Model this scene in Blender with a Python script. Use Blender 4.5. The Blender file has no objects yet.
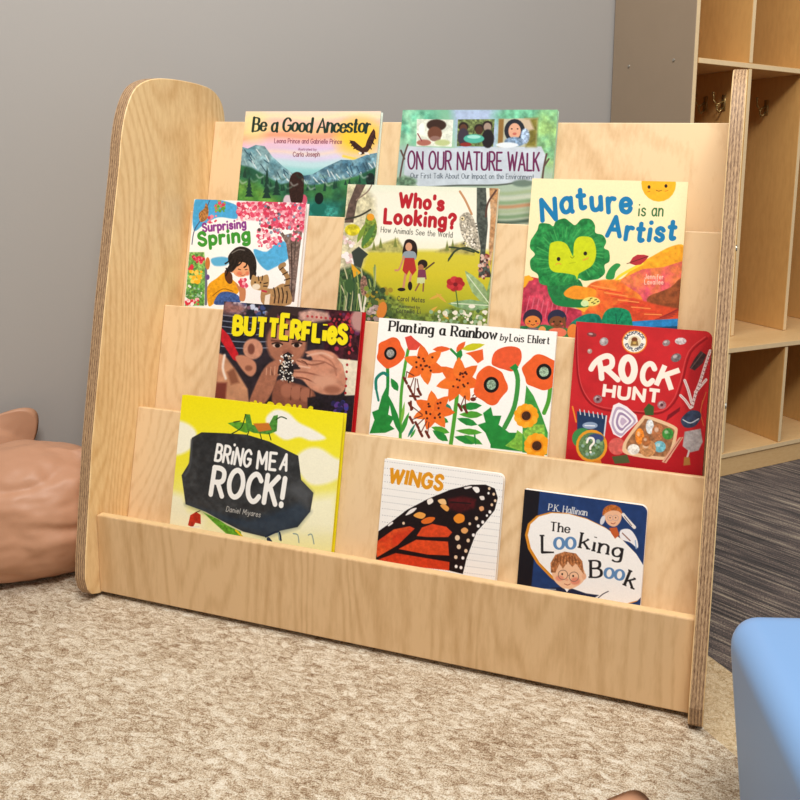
import bpy, bmesh, math, random
import numpy as np
from mathutils import Vector, Matrix, noise as mnoise

random.seed(7)
S = bpy.context.scene
COL = S.collection

# ------------------------------------------------------------------ helpers
def hexc(h):
    h = h.lstrip('#')
    return tuple(int(h[i:i + 2], 16) / 255 for i in (0, 2, 4))
def s2l(c):
    c = np.asarray(c, float)
    return np.where(c <= .04045, c / 12.92, ((c + .055) / 1.055) ** 2.4)
def lin(h):
    return tuple(float(x) for x in s2l(hexc(h))) + (1.0,)

def link_mesh(name, bm, mats, parent=None, smooth=False):
    me = bpy.data.meshes.new(name)
    bm.normal_update()
    bm.to_mesh(me); bm.free()
    for m in (mats if isinstance(mats, (list, tuple)) else [mats]):
        me.materials.append(m)
    if smooth:
        me.polygons.foreach_set('use_smooth', [True] * len(me.polygons))
    o = bpy.data.objects.new(name, me)
    COL.objects.link(o)
    if parent:
        o.parent = parent
    return o
def tag(o, label, cat, group=None):
    o['label'] = label; o['category'] = cat
    if group: o['group'] = group
    return o
def thing(name, label, cat, loc=(0, 0, 0), rot=(0, 0, 0), group=None):
    o = bpy.data.objects.new(name, None)
    o.empty_display_size = .05
    COL.objects.link(o)
    o.location = loc; o.rotation_euler = rot
    return tag(o, label, cat, group)
def structure(o):
    o['kind'] = 'structure'
    return o

def bevel(bm, w, seg=2, angle=.6):
    es = [e for e in bm.edges if len(e.link_faces) == 2 and e.calc_face_angle(0) > angle]
    if es and w > 0:
        bmesh.ops.bevel(bm, geom=es, offset=w, segments=seg, profile=.5, affect='EDGES', clamp_overlap=True)
def box(bm, x0, x1, y0, y1, z0, z1, M=None, mi=0):
    vs = [bm.verts.new((x, y, z)) for z in (z0, z1) for y in (y0, y1) for x in (x0, x1)]
    if M is not None:
        for v in vs: v.co = M @ v.co
    for f in ((0, 2, 3, 1), (4, 5, 7, 6), (0, 1, 5, 4), (2, 6, 7, 3), (1, 3, 7, 5), (0, 4, 6, 2)):
        fc = bm.faces.new([vs[i] for i in f]); fc.material_index = mi
def prism(bm, poly, axis, a0, a1, mi_face=0, mi_edge=0):
    """extrude polygon (p,q) along axis 'x' (p,q = y,z) or 'y' (p,q = x,z) or 'z' (p,q = x,y)"""
    def P(p, q, a):
        return {'x': (a, p, q), 'y': (p, a, q), 'z': (p, q, a)}[axis]
    A = [bm.verts.new(P(p, q, a0)) for p, q in poly]
    B = [bm.verts.new(P(p, q, a1)) for p, q in poly]
    n = len(poly)
    for vs in (A, B):
        f = bm.faces.new(vs); f.material_index = mi_face
    for i in range(n):
        f = bm.faces.new((A[i], A[(i + 1) % n], B[(i + 1) % n], B[i])); f.material_index = mi_edge
    bmesh.ops.recalc_face_normals(bm, faces=bm.faces[:])
def cyl(bm, c, r0, r1, h, M=None, seg=20):
    m = Matrix.Translation(c) @ (M or Matrix.Identity(4)) @ Matrix.Translation((0, 0, h / 2))
    bmesh.ops.create_cone(bm, cap_ends=True, segments=seg, radius1=r0, radius2=r1, depth=h, matrix=m)

# ------------------------------------------------------------------ node materials
class NT:
    def __init__(self, name):
        self.m = bpy.data.materials.new(name); self.m.use_nodes = True
        self.t = self.m.node_tree; self.n = self.t.nodes; self.b = self.n['Principled BSDF']
    def add(self, typ, ins=None, **kw):
        nd = self.n.new(typ)
        for k, v in kw.items(): setattr(nd, k, v)
        for k, v in (ins or {}).items():
            if isinstance(v, bpy.types.NodeSocket): self.t.links.new(v, nd.inputs[k])
            else: nd.inputs[k].default_value = v
        return nd
    def set(self, k, v):
        if isinstance(v, bpy.types.NodeSocket): self.t.links.new(v, self.b.inputs[k])
        else: self.b.inputs[k].default_value = v
    def obj(self, scale=(1, 1, 1), rot=(0, 0, 0)):
        tc = self.add('ShaderNodeTexCoord')
        return self.add('ShaderNodeMapping', {'Vector': tc.outputs['Object'], 'Scale': scale, 'Rotation': rot}).outputs[0]
    def noise(self, vec, scale, detail=3, rough=.5, dist=0):
        return self.add('ShaderNodeTexNoise', {'Vector': vec, 'Scale': scale, 'Detail': detail, 'Roughness': rough, 'Distortion': dist}).outputs[0]
    def math(self, op, a, b=0.0, c=0.0):
        return self.add('ShaderNodeMath', {0: a, 1: b, 2: c}, operation=op).outputs[0]
    def ramp(self, fac, stops):
        r = self.add('ShaderNodeValToRGB', {'Fac': fac}); e = r.color_ramp.elements
        while len(e) < len(stops): e.new(.5)
        for i, (p, c) in enumerate(stops):
            e[i].position = p; e[i].color = c if len(c) == 4 else (*c, 1)
        return r.outputs[0]
    def mix(self, fac, a, b, mode='MIX'):
        nd = self.add('ShaderNodeMix', data_type='RGBA', blend_type=mode)
        for k, v in ((0, fac), (6, a), (7, b)):
            if isinstance(v, bpy.types.NodeSocket): self.t.links.new(v, nd.inputs[k])
            else: nd.inputs[k].default_value = v
        return nd.outputs[2]
    def bump(self, h, strength, dist):
        self.set('Normal', self.add('ShaderNodeBump', {'Height': h, 'Strength': strength, 'Distance': dist}).outputs[0])

def wood(name, base, dark, grain=(1, 1, .13), rough=.42, fig=.35, seed=0, freq=9):
    """veneer: contour figure of a stretched noise plus fine fibres; grain runs along the axis scaled down"""
    t = NT(name)
    tc = t.add('ShaderNodeTexCoord')
    mp = t.add('ShaderNodeMapping', {'Vector': tc.outputs['Object'], 'Scale': grain, 'Location': (seed * 1.7, seed * .9, seed * .37)}).outputs[0]
    n1 = t.noise(mp, 3.2, 2, .45, .3)
    rings = t.math('SINE', t.math('MULTIPLY', n1, freq * 6.283))
    ring = t.math('MULTIPLY', t.math('ADD', rings, 1.0), .5)
    ring = t.math('POWER', ring, 2.2)
    fib = t.noise(mp, 120, 3, .6)
    broad = t.noise(mp, 5.0, 2, .5)
    f = t.math('ADD', t.math('MULTIPLY', ring, fig * .55), t.math('MULTIPLY', t.math('SUBTRACT', fib, .5), .85))
    f = t.math('ADD', f, t.math('MULTIPLY', t.math('SUBTRACT', broad, .45), .8))
    c = t.ramp(f, [(0, lin(base)), (1, lin(dark))])
    t.set('Base Color', c); t.set('Roughness', rough)
    t.b.inputs['Specular IOR Level'].default_value = .35
    t.bump(fib, .06, .001)
    return t.m
def ply(name, light, dark, axis=0, layers=480.0, along=(60, 6, 6), phase=.0):
    """plywood edge: laminations across the board's thickness, broken by streaks along the edge"""
    t = NT(name)
    tc = t.add('ShaderNodeTexCoord')
    sep = t.add('ShaderNodeSeparateXYZ', {0: tc.outputs['Object']})
    a = sep.outputs[axis]
    mp = t.add('ShaderNodeMapping', {'Vector': tc.outputs['Object'], 'Scale': along}).outputs[0]
    nz = t.noise(mp, 9, 4, .7)
    nz2 = t.noise(mp, 2.2, 2, .5)
    w = t.math('SINE', t.math('ADD', t.math('MULTIPLY', t.math('ADD', a, phase), layers * 6.283), t.math('MULTIPLY', nz2, 1.4)))
    f = t.math('ADD', t.math('MULTIPLY', w, .2), t.math('MULTIPLY', t.math('SUBTRACT', nz, .5), 2.4))
    f = t.math('ADD', f, .5)
    t.set('Base Color', t.ramp(f, [(.05, lin(light)), (.95, lin(dark))])); t.set('Roughness', .6)
    return t.m
def flat(name, c, rough=.5, spec=.4, nz=.06, scale=40, metal=0.0):
    t = NT(name)
    n = t.noise(t.obj(), scale, 3, .6)
    col = t.mix(n, tuple(x * (1 - nz) for x in lin(c)[:3]) + (1,), tuple(min(1, x * (1 + nz)) for x in lin(c)[:3]) + (1,))
    t.set('Base Color', col); t.set('Roughness', rough); t.set('Metallic', metal)
    t.b.inputs['Specular IOR Level'].default_value = spec
    return t.m

# ------------------------------------------------------------------ lettering: a stroke alphabet, cap height 1
G = {
'A': (.74, '0,0 .37,1 .74,0;.13,.34 .61,.34'), 'B': (.6, '0,0 0,1;~0,1 .3,1 .5,.9 .5,.65 .3,.53 0,.53;~0,.53 .35,.53 .58,.4 .58,.13 .35,0 0,0'),
'C': (.68, '~.66,.8 .5,.97 .3,1 .08,.82 0,.5 .08,.18 .3,0 .5,.03 .66,.2'), 'D': (.68, '0,0 0,1;~0,1 .3,1 .58,.85 .68,.5 .58,.15 .3,0 0,0'),
'E': (.54, '.54,1 0,1 0,0 .54,0;0,.52 .44,.52'), 'F': (.52, '.52,1 0,1 0,0;0,.52 .44,.52'),
'G': (.72, '~.66,.82 .5,.97 .32,1 .08,.82 0,.5 .08,.18 .32,0 .55,.06 .7,.25;.42,.46 .7,.46 .7,.2'), 'H': (.66, '0,0 0,1;.66,0 .66,1;0,.52 .66,.52'),
'I': (.06, '.03,0 .03,1'), 'J': (.42, '~.4,1 .4,.3 .34,.06 .2,0 .06,.06 0,.22'), 'K': (.62, '0,0 0,1;.6,1 0,.42;.2,.62 .62,0'),
'L': (.5, '0,1 0,0 .5,0'), 'M': (.82, '0,0 .04,1 .41,.3 .78,1 .82,0'), 'N': (.68, '0,0 0,1 .68,0 .68,1'),
'O': (.76, '~.38,1 .12,.86 0,.5 .12,.14 .38,0 .64,.14 .76,.5 .64,.86 .38,1'), 'P': (.58, '0,0 0,1;~0,1 .34,1 .57,.88 .57,.58 .34,.46 0,.46'),
'Q': (.76, '~.38,1 .12,.86 0,.5 .12,.14 .38,0 .64,.14 .76,.5 .64,.86 .38,1;.45,.25 .76,-.05'),
'R': (.62, '0,0 0,1;~0,1 .34,1 .56,.88 .56,.6 .34,.48 0,.48;.28,.48 .62,0'), 'S': (.56, '~.52,.84 .4,.98 .22,1 .04,.86 .06,.64 .28,.52 .5,.38 .54,.15 .36,0 .16,.02 0,.17'),
'T': (.64, '0,1 .64,1;.32,1 .32,0'), 'U': (.66, '~0,1 0,.3 .1,.06 .33,0 .56,.06 .66,.3 .66,1'), 'V': (.7, '0,1 .35,0 .7,1'),
'W': (1.0, '0,1 .25,0 .5,.85 .75,0 1,1'), 'X': (.64, '0,1 .64,0;.64,1 0,0'), 'Y': (.64, '0,1 .32,.48 .64,1;.32,.48 .32,0'), 'Z': (.6, '0,1 .6,1 0,0 .6,0'),
'a': (.5, '~.46,.5 .36,.63 .18,.63 .02,.46 0,.26 .08,.06 .24,0 .4,.1 .47,.26;.48,.64 .48,.08 .54,0'), 'b': (.5, '0,1 0,0;~0,.4 .12,.6 .3,.64 .46,.52 .5,.32 .44,.1 .28,0 .1,.05 0,.22'),
'c': (.46, '~.44,.5 .34,.62 .22,.64 .06,.52 0,.32 .06,.1 .22,0 .36,.03 .45,.15'), 'd': (.5, '.5,1 .5,0;~.5,.4 .38,.6 .22,.64 .05,.52 0,.32 .06,.1 .22,0 .4,.05 .5,.22'),
'e': (.5, '~0,.34 .48,.36 .44,.55 .25,.64 .06,.54 0,.32 .06,.1 .26,0 .42,.06 .48,.16'), 'f': (.34, '~.34,.94 .26,1 .16,.96 .12,.8 .12,.4 .12,0;0,.62 .3,.62'),
'g': (.5, '~.48,.44 .36,.62 .22,.64 .05,.52 0,.34 .06,.12 .22,.04 .4,.12 .48,.3;~.49,.64 .49,-.06 .42,-.26 .22,-.32 .04,-.24'),
'h': (.48, '0,1 0,0;~0,.38 .12,.58 .28,.64 .44,.54 .47,.36 .47,0'), 'i': (.08, '.04,.57 .04,0;.04,.93 .04,.94'), 'j': (.2, '~.18,.64 .18,-.1 .12,-.28 0,-.3;.18,.86 .18,.9'),
'k': (.46, '0,1 0,0;.42,.64 0,.26;.16,.4 .46,0'), 'l': (.08, '.04,1 .04,0'), 'm': (.78, '0,.64 0,0;~0,.4 .1,.58 .22,.64 .36,.54 .38,.36 .38,0;~.38,.4 .48,.58 .6,.64 .74,.54 .77,.36 .77,0'),
'n': (.48, '0,.64 0,0;~0,.38 .12,.58 .28,.64 .44,.54 .47,.36 .47,0'), 'o': (.52, '~.26,.64 .07,.54 0,.32 .07,.1 .26,0 .45,.1 .52,.32 .45,.54 .26,.64'),
'p': (.5, '0,.64 0,-.32;~0,.4 .12,.6 .3,.64 .46,.52 .5,.32 .44,.1 .28,0 .1,.05 0,.22'), 'r': (.32, '0,.64 0,0;~0,.36 .08,.54 .2,.63 .34,.6'),
's': (.42, '~.4,.54 .3,.63 .16,.64 .03,.54 .06,.4 .22,.33 .38,.25 .41,.1 .28,0 .12,.01 0,.1'), 't': (.34, '~.14,.9 .14,.3 .16,.06 .24,0 .34,.04;0,.62 .32,.62'),
'u': (.48, '~0,.64 0,.26 .06,.06 .2,0 .36,.08 .47,.28;.47,.64 .47,0'), 'v': (.46, '0,.64 .23,0 .46,.64'), 'w': (.7, '0,.64 .18,0 .35,.56 .52,0 .7,.64'),
'x': (.44, '0,.64 .44,0;.44,.64 0,0'), 'y': (.48, '0,.64 .25,.02;~.48,.64 .24,-.04 .14,-.26 0,-.3'), 'z': (.42, '0,.64 .42,.64 0,0 .42,0'),
"'": (.06, '.03,1 .03,.8'), '.': (.06, '.03,0 .03,.04'), '!': (.08, '.04,1 .04,.3;.04,0 .04,.05'), '?': (.46, '~0,.8 .1,.97 .28,1 .45,.86 .42,.66 .26,.5 .22,.3;.22,0 .22,.05'),
'6': (.54, '~.46,.95 .25,.98 .06,.7 0,.35 .08,.06 .28,0 .5,.12 .52,.38 .38,.55 .15,.52 .02,.38'), ' ': (.26, ''),
}
def catmull(p, n=5, closed=False):
    p = [np.array(q, float) for q in p]; out = []; m = len(p)
    rng = range(m) if closed else range(m - 1)
    for i in rng:
        if closed: a, b, c, d = p[(i - 1) % m], p[i], p[(i + 1) % m], p[(i + 2) % m]
        else: a, b, c, d = p[max(i - 1, 0)], p[i], p[i + 1], p[min(i + 2, m - 1)]
        for k in range(n):
            t = k / n
            out.append(.5 * (2 * b + (c - a) * t + (2 * a - 5 * b + 4 * c - d) * t * t + (3 * b - a - 3 * c + d) * t ** 3))
    if not closed: out.append(p[-1])
    return out
def glyph(ch):
    w, d = G.get(ch, G[' ']); st = []
    for s in filter(None, d.split(';')):
        sm = s[0] == '~'
        pts = [tuple(map(float, q.split(','))) for q in s.lstrip('~').split()]
        if sm:
            closed = pts[0] == pts[-1] and len(pts) > 3
            pts = catmull(pts[:-1], 4, True) if closed else catmull(pts, 4)
            if closed: pts.append(pts[0])
        st.append([tuple(q) for q in pts])
    return w, st

class Letters:
    """prints lettering strokes onto a cover in one ink"""
    def __init__(self, art, col):
        self.art = art; self.col = col
    def ribbon(self, pts, wids, flatcap):
        A = self.art; P = np.array(pts, float); n = len(P); rm = max(wids)
        w = A.win(P.min(0), P.max(0), rm * 1.6 + A.px * 2)
        if w is None: return
        U, V = A.U[w], A.V[w]; sd = np.full(U.shape, 1e9)
        for i in range(n - 1):
            e = P[i + 1] - P[i]; L = np.hypot(*e)
            if L < 1e-7: continue
            e = e / L; s = (U - P[i][0]) * e[0] + (V - P[i][1]) * e[1]; q = np.abs((V - P[i][1]) * e[0] - (U - P[i][0]) * e[1])
            r = wids[i] + (wids[i + 1] - wids[i]) * np.clip(s / L, 0, 1)
            lo = -s; hi = s - L
            if flatcap and i == 0: a = np.maximum(q - r, lo - r * .25)
            else: a = np.where(s < 0, np.hypot(s, q) - r, q - r)
            if flatcap and i == n - 2: a = np.maximum(a, hi - r * .25)
            else: a = np.where(s > L, np.hypot(s - L, q) - r, a)
            sd = np.minimum(sd, a)
        A.put(w, np.clip(.5 - sd / (A.px * 1.1), 0, 1), self.col)
    def text(self, s, p0, p1, cap, wt=.1, contrast=0.0, serif=0.0, flatcap=False, gap=.2, dy=None, slant=0.0, arc=0.0, sx=None, dh=None):
        """s along the baseline p0->p1 (drawing units), cap height and weight relative to cap"""
        A = self.art
        adv = [glyph(c)[0] + gap for c in s]; tot = sum(adv) - gap
        p0 = np.array(p0, float); p1 = np.array(p1, float); L = np.hypot(*(p1 - p0)); ex = (p1 - p0) / L; ey = np.array([ex[1], -ex[0]])
        k = L / tot; x = 0.0
        for i, ch in enumerate(s):
            w, strokes = glyph(ch)
            oy = (dy[i % len(dy)] if dy else 0.0); hs = (dh[i % len(dh)] if dh else 1.0)
            for st in strokes:
                def mp(q):
                    xx = x + q[0] * k + slant * q[1] * cap; yy = q[1] * cap * hs + oy * cap
                    yy += arc * (1 - ((xx / L) * 2 - 1) ** 2) * cap
                    return p0 + ex * xx + ey * yy
                uv = [A.to1(mp(q)) for q in st]
                wd = []
                for j in range(len(st)):
                    a = np.array(st[max(j - 1, 0)]); b = np.array(st[min(j + 1, len(st) - 1)]); d = b - a; d = d / (np.hypot(*d) + 1e-9)
                    vert = abs(d[1]); 
                    f = 1 - contrast * (1 - vert ** 1.4)
                    if contrast and len(st) == 2 and d[0] * d[1] > 0 and vert < .97: f = 1 - contrast * .8
                    wd.append(wt * cap * .5 * f * A.sc)
                self.ribbon(uv, wd, flatcap)
                if serif:
                    for e in (0, -1):
                        q = st[e]; o = st[1 if e == 0 else -2]
                        d = np.subtract(q, o)
                        if abs(d[1]) > .6 * np.hypot(*d) and (abs(q[1]) < .02 or abs(q[1] - 1) < .02 or abs(q[1] - .64) < .02 or q[1] < -.25):
                            lo, hi = ((-serif, serif) if abs(q[1]) < .02 or q[1] > .9 else (-serif, 0))
                            a = mp((q[0] + lo * cap / k * 1.0, q[1])); b = mp((q[0] + hi * cap / k * 1.0, q[1]))
                            r = wt * cap * .5 * (1 - contrast) * A.sc
                            self.ribbon([A.to1(a), A.to1(b)], [r, r], True)
            x += adv[i] * k

# ------------------------------------------------------------------ printed covers: paint a picture in ink on a fine mesh
RES = 1900.0
def vnoise(X, Y, seed=0):
    rs = np.random.RandomState(seed); T = rs.rand(64, 64)
    xi = np.floor(X).astype(int); yi = np.floor(Y).astype(int); fx = X - xi; fy = Y - yi
    fx = fx * fx * (3 - 2 * fx); fy = fy * fy * (3 - 2 * fy)
    g = lambda a, b: T[a % 64, b % 64]
    return (g(xi, yi) * (1 - fx) + g(xi + 1, yi) * fx) * (1 - fy) + (g(xi, yi + 1) * (1 - fx) + g(xi + 1, yi + 1) * fx) * fy
def fbm(X, Y, seed=0, o=3):
    s = 0; a = .5; t = 0
    for i in range(o):
        s = s + a * vnoise(X, Y, seed + i); t += a; X = X * 2.1 + 7.3; Y = Y * 2.1 + 3.1; a *= .5
    return s / t
class Art:
    def __init__(self, w, h, quad, vb, seed=1):
        """quad = TL, TR, BL, BR in drawing units; vb = how far down the cover (m) BL and BR lie"""
        self.w, self.h = w, h
        src = quad; dst = [(0, 0), (w, 0), (0, vb[0]), (w, vb[1])]
        M = []; r = []
        for (x, y), (u, v) in zip(src, dst):
            M.append([x, y, 1, 0, 0, 0, -u * x, -u * y]); r.append(u)
            M.append([0, 0, 0, x, y, 1, -v * x, -v * y]); r.append(v)
        self.H = np.append(np.linalg.solve(np.array(M, float), np.array(r, float)), 1).reshape(3, 3)
        self.sc = w / np.hypot(quad[1][0] - quad[0][0], quad[1][1] - quad[0][1])
        self.nx = int(w * RES); self.ny = int(h * RES)
        self.U, self.V = np.meshgrid(np.linspace(0, w, self.nx + 1), np.linspace(0, h, self.ny + 1))
        self.C = np.ones((self.ny + 1, self.nx + 1, 3))
        self.px = w / self.nx; self.rs = np.random.RandomState(seed); self.seed = seed
        Hi = np.linalg.inv(self.H); q = Hi @ np.stack([self.U.ravel(), self.V.ravel(), np.ones(self.U.size)])
        self.DX = (q[0] / q[2]).reshape(self.U.shape); self.DY = (q[1] / q[2]).reshape(self.U.shape)
    def to1(self, p):
        q = self.H @ np.array([p[0], p[1], 1.0]); return (q[0] / q[2], q[1] / q[2])
    def to(self, pts): return np.array([self.to1(p) for p in pts])
    def c(self, col): return np.array(hexc(col)) if isinstance(col, str) else np.array(col)
    def fill(self, col, a=1.0): self.C[:] = self.C * (1 - a) + self.c(col) * a
    def vgrad(self, stops):
        """vertical wash: [(y, colour), ...] in drawing units"""
        ys = [s[0] for s in stops]; cs = np.array([self.c(s[1]) for s in stops])
        for k in range(3): self.C[..., k] = np.interp(self.DY, ys, cs[:, k])
    def win(self, lo, hi, m):
        x0 = max(0, int((lo[0] - m) / self.px)); x1 = min(self.nx + 1, int((hi[0] + m) / self.px) + 2)
        y0 = max(0, int((lo[1] - m) / self.px)); y1 = min(self.ny + 1, int((hi[1] + m) / self.px) + 2)
        return (slice(y0, y1), slice(x0, x1)) if x1 > x0 and y1 > y0 else None
    def put(self, w, al, col, tx=0.0, ts=14, col2=None):
        c = self.c(col)[None, None, :]
        U, V = self.U[w], self.V[w]
        if col2 is not None:
            t = fbm(self.DX[w] / ts / 3, self.DY[w] / ts / 3, self.seed + 31)[..., None]; t = np.clip((t - .3) / .4, 0, 1)
            c = c * (1 - t) + self.c(col2) * t
        if tx:
            self.seed += 1
            c = c * (1 + tx * (fbm(self.DX[w] / ts, self.DY[w] / ts, self.seed) - .5) * 2)[..., None]
        al = al[..., None]
        self.C[w] = np.clip(self.C[w] * (1 - al) + c * al, 0, 1)
    def segd(self, w, P, closed):
        U, V = self.U[w], self.V[w]; d = np.full(U.shape, 1e9); ins = np.zeros(U.shape, bool); n = len(P)
        for i in range(n if closed else n - 1):
            a, b = P[i], P[(i + 1) % n]; e = b - a; L = e @ e + 1e-15
            t = np.clip(((U - a[0]) * e[0] + (V - a[1]) * e[1]) / L, 0, 1)
            d = np.minimum(d, (U - a[0] - t * e[0]) ** 2 + (V - a[1] - t * e[1]) ** 2)
            if closed:
                with np.errstate(divide='ignore', invalid='ignore'):
                    ins ^= ((a[1] > V) != (b[1] > V)) & (U < (b[0] - a[0]) * (V - a[1]) / (b[1] - a[1] + 1e-15) + a[0])
        d = np.sqrt(d)
        return np.where(ins, -d, d) if closed else d
    def poly(self, pts, col, f=0, sm=False, a=1.0, **kw):
        if sm: pts = catmull(pts, 4, True)
        P = self.to(pts); f = max(f * self.sc, self.px * .9)
        w = self.win(P.min(0), P.max(0), f)
        if w is None: return
        self.put(w, a * np.clip(.5 - self.segd(w, P, True) / f, 0, 1), col, **kw)
    def ell(self, cx, cy, rx, ry, col, rot=0, f=0, a=1.0, **kw):
        r = math.radians(rot); c, s = math.cos(r), math.sin(r); n = 10 if max(rx, ry) < 8 else 20
        self.poly([(cx + rx * math.cos(t) * c - ry * math.sin(t) * s, cy + rx * math.cos(t) * s + ry * math.sin(t) * c)
                   for t in np.linspace(0, 2 * math.pi, n, endpoint=False)], col, f, False, a, **kw)
    def line(self, pts, wd, col, sm=True, f=0, a=1.0, **kw):
        if sm and len(pts) > 2: pts = catmull(pts, 4)
        P = self.to(pts); r = wd * self.sc / 2; f = max(f * self.sc, self.px * .9)
        w = self.win(P.min(0), P.max(0), r + f)
        if w is None: return
        self.put(w, a * np.clip(.5 - (self.segd(w, P, False) - r) / f, 0, 1), col, **kw)
    def leaf(self, x0, y0, x1, y1, wd, col, **kw):
        d = np.array([x1 - x0, y1 - y0], float); n = np.array([-d[1], d[0]]) / np.hypot(*d) * wd / 2; a = np.array([x0, y0], float)
        self.poly([a, a + d * .25 + n * .8, a + d * .5 + n, a + d * .8 + n * .55, a + d, a + d * .8 - n * .55, a + d * .5 - n, a + d * .25 - n * .8], col, **kw)
    def scatter(self, region, n, rr, cols, f=1, asp=1.0):
        x0, y0, x1, y1 = region
        for i in range(n):
            x = x0 + (x1 - x0) * self.rs.rand(); y = y0 + (y1 - y0) * self.rs.rand(); r = rr[0] + (rr[1] - rr[0]) * self.rs.rand()
            self.ell(x, y, r, r * asp, cols[self.rs.randint(len(cols))], rot=self.rs.rand() * 180, f=f)
    def mottle(self, amt, ts):
        n = fbm(self.DX / ts, self.DY / ts, self.seed + 77)
        self.C[:] = np.clip(self.C * (1 + amt * (n - .5) * 2)[..., None], 0, 1)
    def mesh(self, name, mat, parent, y, corners=()):
        nx, ny = self.nx, self.ny
        co = np.empty(((nx + 1) * (ny + 1), 3), np.float32)
        U = self.U.copy(); V = self.V.copy()
        for (cu, cv, r) in corners:                       # pull the verts of a rounded corner onto its arc
            du = (U - (self.w - r)) if cu else (r - U); dv = (V - (self.h - r)) if cv else (r - V)
            d = np.hypot(du, dv); m = (du > 0) & (dv > 0) & (d > r); k = np.where(m, r / np.maximum(d, 1e-9), 1)
            U = np.where(m, (self.w - r + du * k) if cu else (r - du * k), U); V = np.where(m, (self.h - r + dv * k) if cv else (r - dv * k), V)
        co[:, 0] = U.ravel(); co[:, 1] = y; co[:, 2] = (self.h - V).ravel()
        i = np.arange(ny)[:, None] * (nx + 1) + np.arange(nx)[None, :]
        q = np.stack([i, i + nx + 1, i + nx + 2, i + 1], -1).reshape(-1, 4).astype(np.int32)
        me = bpy.data.meshes.new(name)
        me.vertices.add(len(co)); me.vertices.foreach_set('co', co.ravel())
        me.loops.add(q.size); me.loops.foreach_set('vertex_index', q.ravel())
        me.polygons.add(len(q)); me.polygons.foreach_set('loop_start', np.arange(0, q.size, 4, dtype=np.int32))
        me.update(calc_edges=True)
        at = me.color_attributes.new('ink', 'FLOAT_COLOR', 'POINT')
        rgba = np.ones((len(co), 4), np.float32); rgba[:, :3] = s2l(self.C.reshape(-1, 3))
        at.data.foreach_set('color', rgba.ravel())
        me.materials.append(mat)
        o = bpy.data.objects.new(name, me); COL.objects.link(o); o.parent = parent
        return o
# ------------------------------------------------------------------ the eleven covers
SKIN, TAN, DK = '#c98a62', '#a5694a', '#241a18'

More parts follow.
